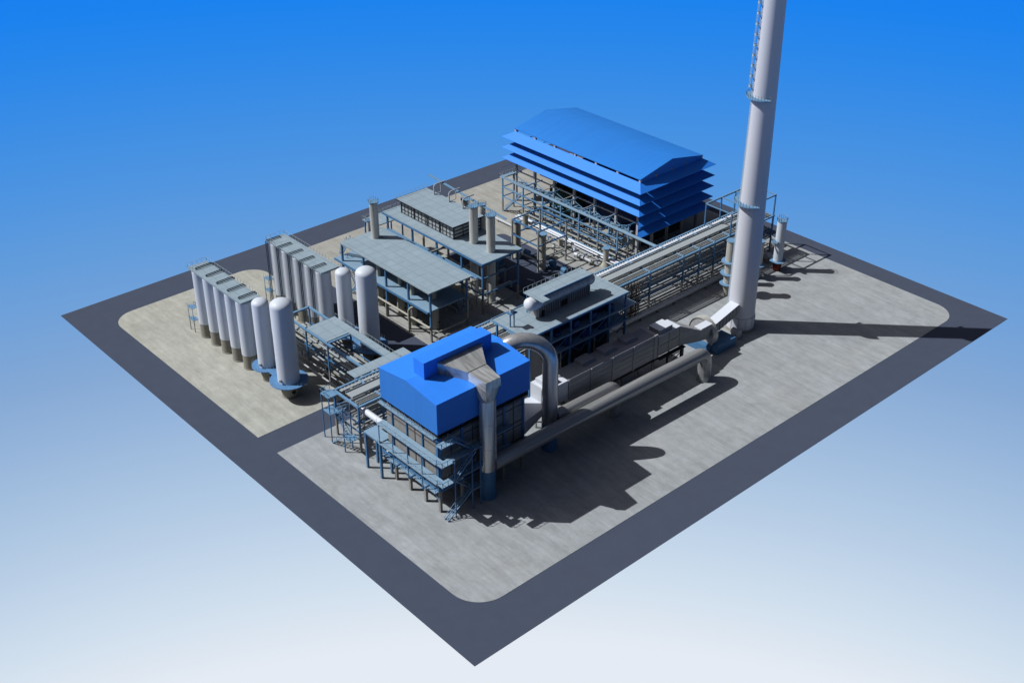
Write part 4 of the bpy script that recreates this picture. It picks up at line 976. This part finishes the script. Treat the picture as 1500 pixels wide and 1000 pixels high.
t.part('equipment', MB().box(83.4, 85.6, 70.0, 76.5, .03, 5.2), 'green_box')
t.part('equipment', MB().box(83.2, 85.4, 55.5, 61.0, .03, 2.4), 'pipe_grey')

t = Thing('cable_gallery', 'blue grey steel gallery with columns and braces in front of the louvred hall', 'steel frame', (77.4, 68))
gx0, gx1 = 77.2, 79.9
gy = [53.6, 58.1, 62.7, 67.2, 71.8, 76.9, 82.4]
for x in (gx0, gx1):
    for y in gy:
        c = t.part('column', MB().beam((x, y, 2.4), (x, y, 6.6), .22), 'blue_light')
        t.part('column_base', MB().beam((x, y, .03), (x, y, 2.4), .24), 'concrete_leg', c)
t.part('walkway', MB().box(gx0-.3, gx0+.35, 44.6, 83.0, 6.6, 6.72), 'grating_blue')
t.part('railing', MB().rail([(gx0-.3, 83.0), (gx0-.3, 76.9)], 6.7), 'rail_paint')
t.part('walkway', MB().box(gx0+.35, gx1+.3, 82.2, 83.0, 6.6, 6.72), 'grating_blue')
t.part('railing', MB().rail([(gx0-.3, 83.0), (gx1+2.0, 83.0)], 6.7), 'rail_paint')
for z, mm in ((4.8, 'blue_light'), (2.9, 'blue_light')):
    for x in (gx0, gx1): t.part('edge_beam', MB().beam((x, 53.4, z), (x, 82.5, z), .18, .2), mm)
    for y in gy: t.part('cross_beam', MB().beam((gx0, y, z), (gx1, y, z), .14), 'blue_steel')
for y in gy: t.part('cross_beam', MB().beam((gx0, y, 6.5), (HX0, y, 6.5), .14), 'blue_steel')
for i, y in enumerate(gy[1:], 1):
    t.part('brace', MB().beam((gx1+.4, y, 6.3), (gx1+.4, gy[i-1], 4.9), .09).beam((gx1+.4, y, 4.9), (gx1+.4, gy[i-1], 6.3), .09), 'blue_light')
t.part('stair', MB().stair((gx0+.3, 82.2, .1), (gx0+.3, 77.6, 4.7), .7), 'blue_light')
m = MB(); random.seed(9)
for i in range(26):
    y = 54.5+i*.95; z = random.choice((4.95, 5.0, 3.05)); x = random.uniform(79.9, 80.7); m.box(x, x+random.uniform(.6, 1.1), y, y+random.uniform(.4, .75), z, z+.12)
t.part('cable_boxes', m, 'blue_light')
t.part('upper_tray', MB().box(80.7, 81.3, 53.8, 82.2, 4.72, 4.84), 'grating_blue')
t.part('lower_tray', MB().box(78.6, 79.0, 53.8, 76, 2.55, 2.65), 'blue_light')

# ================================================================ vessels by the chimney
def stacked(name, x, y, r, zt, label, decks, m_, skirt=None, rdeck=1.7, top='blue_light', cap=True):
    t = Thing(name, label, 'vessel', (x, y))
    z0 = decks[-1] if skirt else .03
    t.part('shell', MB().lathe(x, y, [(0, z0), (r, z0), (r, zt-.1), (0, zt-.1)], 28), m_)
    if skirt: t.part('skirt', MB().lathe(x, y, [(r*.75, .03), (r*1.05, z0-.1), (0, z0-.1)], 24), skirt)
    if cap: t.part('cap', MB().cyl(x, y, r*1.12, zt-.1, zt, 24), top)
    for z in decks:
        A = [math.radians(i*15) for i in range(25)]
        t.part('ring_deck', _ring(x, y, r*.98, r*rdeck, z, A, .1), 'blue_light')
    return t
stacked('scrubber', 83.0, 34.35, .82, 9.8, 'stacked silver scrubber with three blue ring decks left of the chimney', [6.2, 4.1, 2.3], 'tower_metal', 'cream_steel', 1.75)
stacked('scrubber', 91.0, 34.8, .72, 6.9, 'short silver scrubber just right of the chimney shaft', [2.6], 'tower_metal', 'cream_steel', 1.7)
stacked('scrubber', 87.0, 35.6, .7, 5.6, 'low scrubber hidden mostly behind the chimney shaft', [2.4], 'tower_metal', 'cream_steel', 1.7)
t = stacked('white_column', 95.8, 34.3, .78, 9.2, 'slim white column on a red base with one blue ring deck, right of the chimney', [1.9], 'white_paint', 'red_paint', 1.75)
m = MB(); A = [2*math.pi*i/14 for i in range(15)]
for a, b in zip(A, A[1:]): m.rail([(95.8+.85*math.cos(a), 34.3+.85*math.sin(a)), (95.8+.85*math.cos(b), 34.3+.85*math.sin(b))], 9.2, step=2, r=.035, mid=False)
t.part('railing', m, 'rail_paint')
arc_platform(t, 95.8, 34.3, .8, 1.5, 5.6, 120, 200, name='side_deck', n=6)
t = Thing('blower', 'small white blower between the chimney and the slim white column', 'blower', (98, 38))
t.part('barrel', MB().tube([(96.5, 37.2, 1.2), (97.6, 37.2, 1.2)], .5, 14), 'pipe_white'); t.part('plinth', MB().box(96.3, 97.9, 36.6, 37.8, .03, .7), 'stone_grey')
